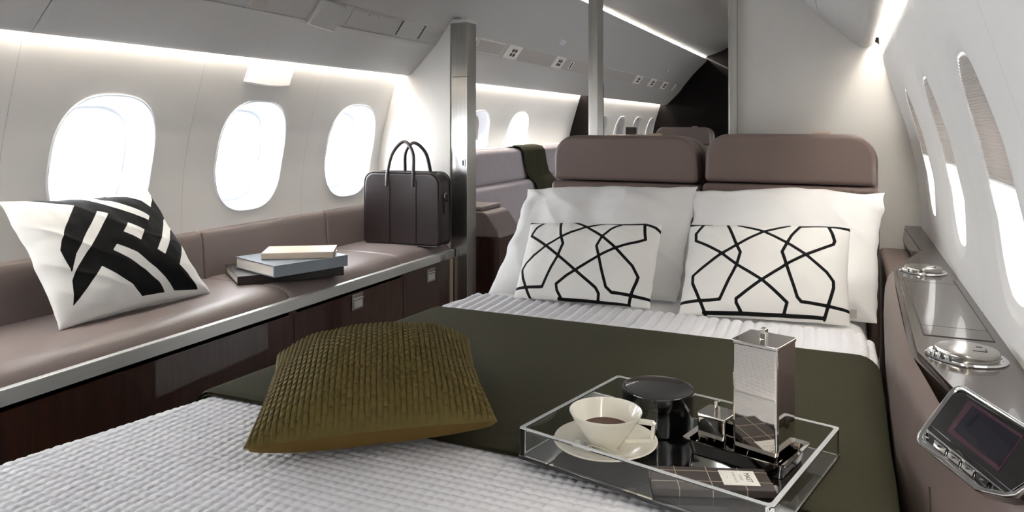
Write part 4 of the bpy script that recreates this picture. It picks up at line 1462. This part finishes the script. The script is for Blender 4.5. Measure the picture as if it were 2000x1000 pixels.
def pot(name, cx, cy, side, zt, label, cat, knob, rot):
    z0 = TF + 0.0028
    o = empty(name, (cx, cy, z0), label, cat)
    T = Matrix.Translation((cx, cy, 0)) @ Matrix.Rotation(rot, 4, 'Z')
    h = side / 2
    bm = bmesh.new()
    lv = []
    for z, s in ((z0, 0.97), (z0 + (zt - z0) * 0.25, 0.985), (z0 + (zt - z0) * 0.6, 0.995), (zt - 0.006, 1.0)):
        lv.append([bm.verts.new((x * s, y * s, z)) for x, y in rrect(-h, h, -h, h, (0.005,) * 4, 4)])
    n = len(lv[0])
    for r in range(3):
        for k in range(n):
            l = (k + 1) % n
            bm.faces.new((lv[r][k], lv[r][l], lv[r + 1][l], lv[r + 1][k]))
    bm.faces.new(lv[0][::-1]); bm.faces.new(lv[3])
    mk('body', xf(bm_out(bm), T), M['nickel'], o, smooth=40)
    lid = slab(rrect(-h - 0.0012, h + 0.0012, -h - 0.0012, h + 0.0012, (0.005,) * 4, 4), zt - 0.0055, zt, 0.0012, 2, True)
    ld = mk('lid', xf(lid, T), M['nickel'], o, smooth=30)
    kb = rbox((0, 0, zt + knob[2] / 2 - 0.001), knob, 0.0015, 2)
    mk('knob', xf(kb, T), M['nickel'], ld, smooth=30)
    return o


pot('tall_pot', -0.1140, 1.1500, 0.069, -0.3128, 'tall square polished nickel pot with lid and block knob', 'pot', (0.009, 0.012, 0.016), math.radians(-17))
pot('small_pot', -0.1823, 1.1583, 0.045, -0.435, 'small square polished nickel pot with lid beside the tall pot', 'pot', (0.006, 0.011, 0.018), math.radians(-17))

# chocolate bar
cb0 = Vector((-0.2590, 1.0440)); cb1 = Vector((-0.1134, 1.0985))
cu = (cb1 - cb0).normalized(); cv = Vector((cu.y, -cu.x))          # cv points to the near edge
CL, CW_, CT = 0.160, 0.064, 0.011
CM = Matrix.Identity(4)
CM.col[0] = (cu.x, cu.y, 0, 0); CM.col[1] = (cv.x, cv.y, 0, 0); CM.col[2] = (0, 0, 1, 0); CM.col[3] = (cb0.x, cb0.y, TF + 0.0004, 1)
ch = empty('chocolate_bar', CM @ Vector((CL / 2, CW_ / 2, 0)), 'flat dark wrapped chocolate bar with cream grid lines and white label', 'chocolate')
mk('wrapper', xf(box(0, CL, 0, CW_, 0, CT, 0.0018, 3), CM), M['choc'], ch, smooth=50)
ln = []
for x in (0.034, 0.078, 0.122):
    ln.append(box(x - 0.0005, x + 0.0005, -0.0002, CW_ + 0.0002, 0.0005, CT + 0.00025))
for y in (0.013, 0.043):
    ln.append(box(-0.0002, CL + 0.0002, y - 0.0005, y + 0.0005, 0.0005, CT + 0.00025))
mk('grid_lines', xf(join(*ln), CM), M['cream'], ch, smooth=0)
LX0, LX1, LY0, LY1 = 0.094, 0.142, 0.010, 0.052
lab = mk('label_card', xf(box(LX0, LX1, LY0, LY1, CT, CT + 0.0006), CM), M['label'], ch, smooth=0)


def text_mesh(s, size, m, parent, mtx, name):
    cu_ = bpy.data.curves.new(name, 'FONT')
    cu_.body = s
    cu_.size = size
    cu_.align_x = 'CENTER'; cu_.align_y = 'CENTER'
    cu_.extrude = 0.00005
    to = bpy.data.objects.new(name, cu_)
    COL.objects.link(to)
    dg_ = bpy.context.evaluated_depsgraph_get()
    me = to.evaluated_get(dg_).to_mesh()
    v = [mtx @ x.co for x in me.vertices]; f = [tuple(p.vertices) for p in me.polygons]
    to.evaluated_get(dg_).to_mesh_clear()
    bpy.data.objects.remove(to); bpy.data.curves.remove(cu_)
    return mk(name, (v, f), m, parent, smooth=0)


def tmx(x, y):
    # reading direction runs from the far edge of the bar to the near edge
    m4 = Matrix.Identity(4)
    r = Vector((cv.x, cv.y, 0)); u = Vector((cu.x, cu.y, 0))
    m4.col[0] = (*r, 0); m4.col[1] = (*u, 0); m4.col[2] = (*r.cross(u), 0); m4.col[3] = (*(CM @ Vector((x, y, CT + 0.0007))), 1)
    return m4


yl = (LY0 + LY1) / 2 - 0.001
text_mesh('MAST', 0.0108, M['ink'], lab, tmx(0.1305, yl), 'lettering')
text_mesh('COFFEE', 0.0048, M['inkgrey'], lab, tmx(0.1205, yl), 'lettering')
text_mesh('CHOCOLATE', 0.0050, M['inkgrey'], lab, tmx(0.1125, yl), 'lettering')
mk('small_mark', xf(join(box(0.1025, 0.1033, yl - 0.0025, yl - 0.0008, CT + 0.0005, CT + 0.0008), box(0.1025, 0.1033, yl + 0.0004, yl + 0.0022, CT + 0.0005, CT + 0.0008)), CM), M['inkgrey'], lab, smooth=0)

# ------------------------------------------------------------------ window console
ZL = -0.345
con = empty('window_console', (0.15, 1.6, -1.06), 'glossy taupe lacquered window console with leather side beside the bed', 'console')
top = [(0.236, 2.905), (0.176, 2.905), (0.186, 2.36), (0.106, 2.055), (0.095, 1.300), (0.130, 1.104), (0.226, 0.905), (0.236, 0.89)]
mk('lacquer_top', slab(top, ZL - 0.010, ZL, 0.0015), M['lacquer'], con, smooth=30)
skirt = [(0.230, 2.900), (0.174, 2.900), (0.184, 2.358), (0.098, 2.055), (0.087, 1.300), (0.129, 1.106), (0.224, 0.907), (0.230, 0.89)]
skirt2 = [(0.230, 2.900), (0.170, 2.900), (0.180, 2.358), (0.084, 2.060), (0.074, 1.290), (0.124, 1.112), (0.222, 0.909), (0.230, 0.89)]
mk('chamfered_edge', prism([(x, y, ZL - 0.052) for x, y in skirt2], [(x, y, ZL - 0.0095) for x, y in skirt]), M['lacquer'], con, smooth=20)
# leather side, gently swelling towards the bed
leath = [(0.084, 2.055), (0.076, 1.8), (0.072, 1.5), (0.071, 1.30), (0.082, 1.17), (0.100, 1.08), (0.128, 0.985), (0.165, 0.90), (0.205, 0.82)]
lz = [(-0.352, 0.016), (-0.372, 0.004), (-0.40, -0.003), (-0.46, -0.006), (-0.52, -0.004), (-0.62, 0.0), (-1.05, 0.004)]
LBp, BBp, TLp = Vector((0.082, 1.078, -0.400)), Vector((0.131, 0.948, -0.400)), Vector((0.125, 1.094, -0.333))
pn = (BBp - LBp).cross(TLp - LBp).normalized()
if pn.dot(-LBp) < 0: pn = -pn


def under_panel(x, y, z):
    # keep the leather below the tilted panel at the aft corner
    if y > 1.12: return z
    zp = LBp.z - (pn.x * (x - LBp.x) + pn.y * (y - LBp.y)) / pn.z
    return min(z, zp - 0.0118 / pn.z)


def leather_pt(i, j):
    x, y, z = leath[i][0] + lz[j][1], leath[i][1], lz[j][0]
    return Vector((x, y, under_panel(x, y, z)))


mk('leather_side', grid(leather_pt, len(leath), len(lz)), M['leather2'], con, smooth=60)
mk('leather_seam', tube([leather_pt(5, j) + Vector((-0.0005, 0, 0)) for j in range(3, len(lz))], 0.0013, 6), M['seam'], con)
mk('carcass', slab([(0.235, 2.0), (0.10, 2.0), (0.095, 1.35), (0.125, 1.12), (0.21, 0.86), (0.235, 0.84)], -1.06, ZL - 0.053), M['darkwood'], con)
mk('arm_block', box(0.098, 0.190, 2.06, 2.905, -1.06, -0.425, 0.012, 3), M['leather2'], con)
# hatch
hl0, hl1, hy0, hy1 = 0.1115, 0.2130, 1.395, 1.914
ht = mk('hatch_groove', box(hl0, hl1, hy0, hy1, ZL - 0.001, ZL + 0.0004), M['slot'], con)
g_ = 0.0022
for a, b in ((hy0 + g_, 1.462), (1.464, 1.862), (1.864, hy1 - g_)):
    mk('hatch_leaf', box(hl0 + g_, hl1 - g_, a, b, ZL - 0.001, ZL + 0.0012, 0.0004), M['lacquer'], con, smooth=30)
# cup holders
for px_, py_, rr in ((1803, 525, 0.047), (1887, 688, 0.0505)):
    c_ = on_z(px_, py_, ZL + 0.008)
    hX = min(c_.x, 0.232 - rr - 0.002)
    k_ = mk('cup_holder', lathe([(rr + 0.003, 0.0), (rr + 0.0035, 0.002), (rr + 0.001, 0.004), (rr - 0.004, 0.0035), (rr - 0.006, 0.001), (rr - 0.008, 0.0015)], (hX, c_.y, ZL), 56), M['chrome'], con, smooth=40)
    mk('holder_lid', lathe([(rr - 0.0075, 0.0005), (rr - 0.007, 0.010), (rr - 0.0085, 0.0135), (rr - 0.013, 0.0145), (0.0, 0.0148)], (hX, c_.y, ZL), 56), M['lidmetal'], k_, smooth=30)
    mk('lid_notch', join(rbox((hX + 0.016, c_.y - 0.012, ZL + 0.0149), (0.018, 0.0008, 0.0006)), rbox((hX + 0.025, c_.y - 0.005, ZL + 0.0149), (0.0008, 0.014, 0.0006)), rbox((hX + 0.018, c_.y + 0.012, ZL + 0.0149), (0.008, 0.0008, 0.0006))), M['slot'], k_, smooth=0)
    for t in (200, 215, 232):
        a = math.radians(t)
        mk('hinge_barrel', lathe([(0, 0.009), (0.003, 0.0085), (0.004, 0.006), (0.004, 0.0)], (hX + (rr - 0.003) * math.cos(a), c_.y + (rr - 0.003) * math.sin(a), ZL + 0.002), 12), M['chrome'], k_, smooth=40)

# control panel on the sloping corner of the console
cpn = empty('control_panel', LBp, 'chrome-framed touch screen control panel tilted on the console corner', 'control panel')


def pp(x, y, off=0.0):
    return on_plane(x, y, LBp, pn) + pn * off


def plate(pix, o0, o1, bev=0.0, seg=2, caps=True):
    return prism([pp(x, y) + pn * o0 for x, y in pix], [pp(x, y) + pn * o1 for x, y in pix], bev, seg, caps)


def ring(outer, inner, o0, o1, bev):
    """flat frame between two outlines, raised from o0 to o1"""
    bm = bmesh.new()
    n = len(outer)
    L = [[bm.verts.new(pp(x, y) + pn * o) for x, y in lp] for lp, o in ((outer, o0), (outer, o1 - bev), ([((0.8 * a[0] + 0.2 * b[0]), (0.8 * a[1] + 0.2 * b[1])) for a, b in zip(outer, inner)], o1), ([((0.3 * a[0] + 0.7 * b[0]), (0.3 * a[1] + 0.7 * b[1])) for a, b in zip(outer, inner)], o1), (inner, o1 - bev), (inner, o0))]
    for r in range(len(L) - 1):
        for k in range(n):
            l = (k + 1) % n
            bm.faces.new((L[r][k], L[r][l], L[r + 1][l], L[r + 1][k]))
    bmesh.ops.recalc_face_normals(bm, faces=bm.faces)
    return bm_out(bm)


OUT = [(1876, 756), (1890, 758), (2090, 884), (2096, 900), (2004, 962), (1990, 972), (1966, 974), (1910, 962), (1800, 872), (1794, 862), (1796, 850), (1858, 768), (1866, 760)]
INN = [(1876, 766), (1886, 767), (2078, 888), (2082, 897), (1998, 954), (1986, 962), (1967, 964), (1916, 953), (1808, 866), (1804, 860), (1806, 852), (1863, 775), (1869, 769)]
mk('backing', plate(OUT, -0.012, 0.0), M['blackglass'], cpn, smooth=30)
mk('bezel', ring(OUT, INN, -0.002, 0.0045, 0.0015), M['chrome'], cpn, smooth=40)
mk('glass_face', plate([(1875, 768), (1884, 769), (2076, 890), (2078, 896), (1978, 962), (1820, 832), (1866, 772)], 0.0, 0.0022, 0.0004), M['blackglass'], cpn, smooth=30)
sr = mk('screen_border', plate([(1895, 784), (2003, 854), (1954, 924), (1853, 844)], 0.0020, 0.0026), M['screenrim'], cpn, smooth=0)
mk('screen', plate([(1903, 795), (1998, 858), (1955, 914), (1866, 842)], 0.0024, 0.0029), M['screen'], sr, smooth=0)
mk('button_rail', ring([(1812, 838), (1974, 968), (1964, 971), (1916, 957), (1806, 864), (1804, 852)], [(1813, 845), (1958, 962), (1955, 964), (1918, 951), (1812, 862), (1810, 853)], 0.0005, 0.0030, 0.0008), M['chrome'], cpn, smooth=40)
for k in range(4):
    t0, t1 = 0.12 + 0.19 * k, 0.27 + 0.19 * k
    a0 = (1813 + (1958 - 1813) * t0, 848 + (962 - 848) * t0); a1 = (1813 + (1958 - 1813) * t1, 848 + (962 - 848) * t1)
    b0_ = (a0[0] - 3, a0[1] + 13); b1_ = (a1[0] - 3, a1[1] + 13)
    kb = mk('button', plate([a0, a1, b1_, b0_], 0.0005, 0.0042, 0.0008), M['chrome'] if k in (0, 1, 2) else M['blackglass'], cpn, smooth=30)
    m0 = ((a0[0] * 0.6 + a1[0] * 0.4 - 1), (a0[1] * 0.6 + a1[1] * 0.4 + 5)); m1 = (m0[0] + 7, m0[1] + 5)
    mk('button_icon', plate([m0, (m1[0], m0[1] + 3), m1, (m0[0] - 1, m0[1] + 3)], 0.0040, 0.0046), M['slot'] if k < 3 else M['chrome'], kb, smooth=0)
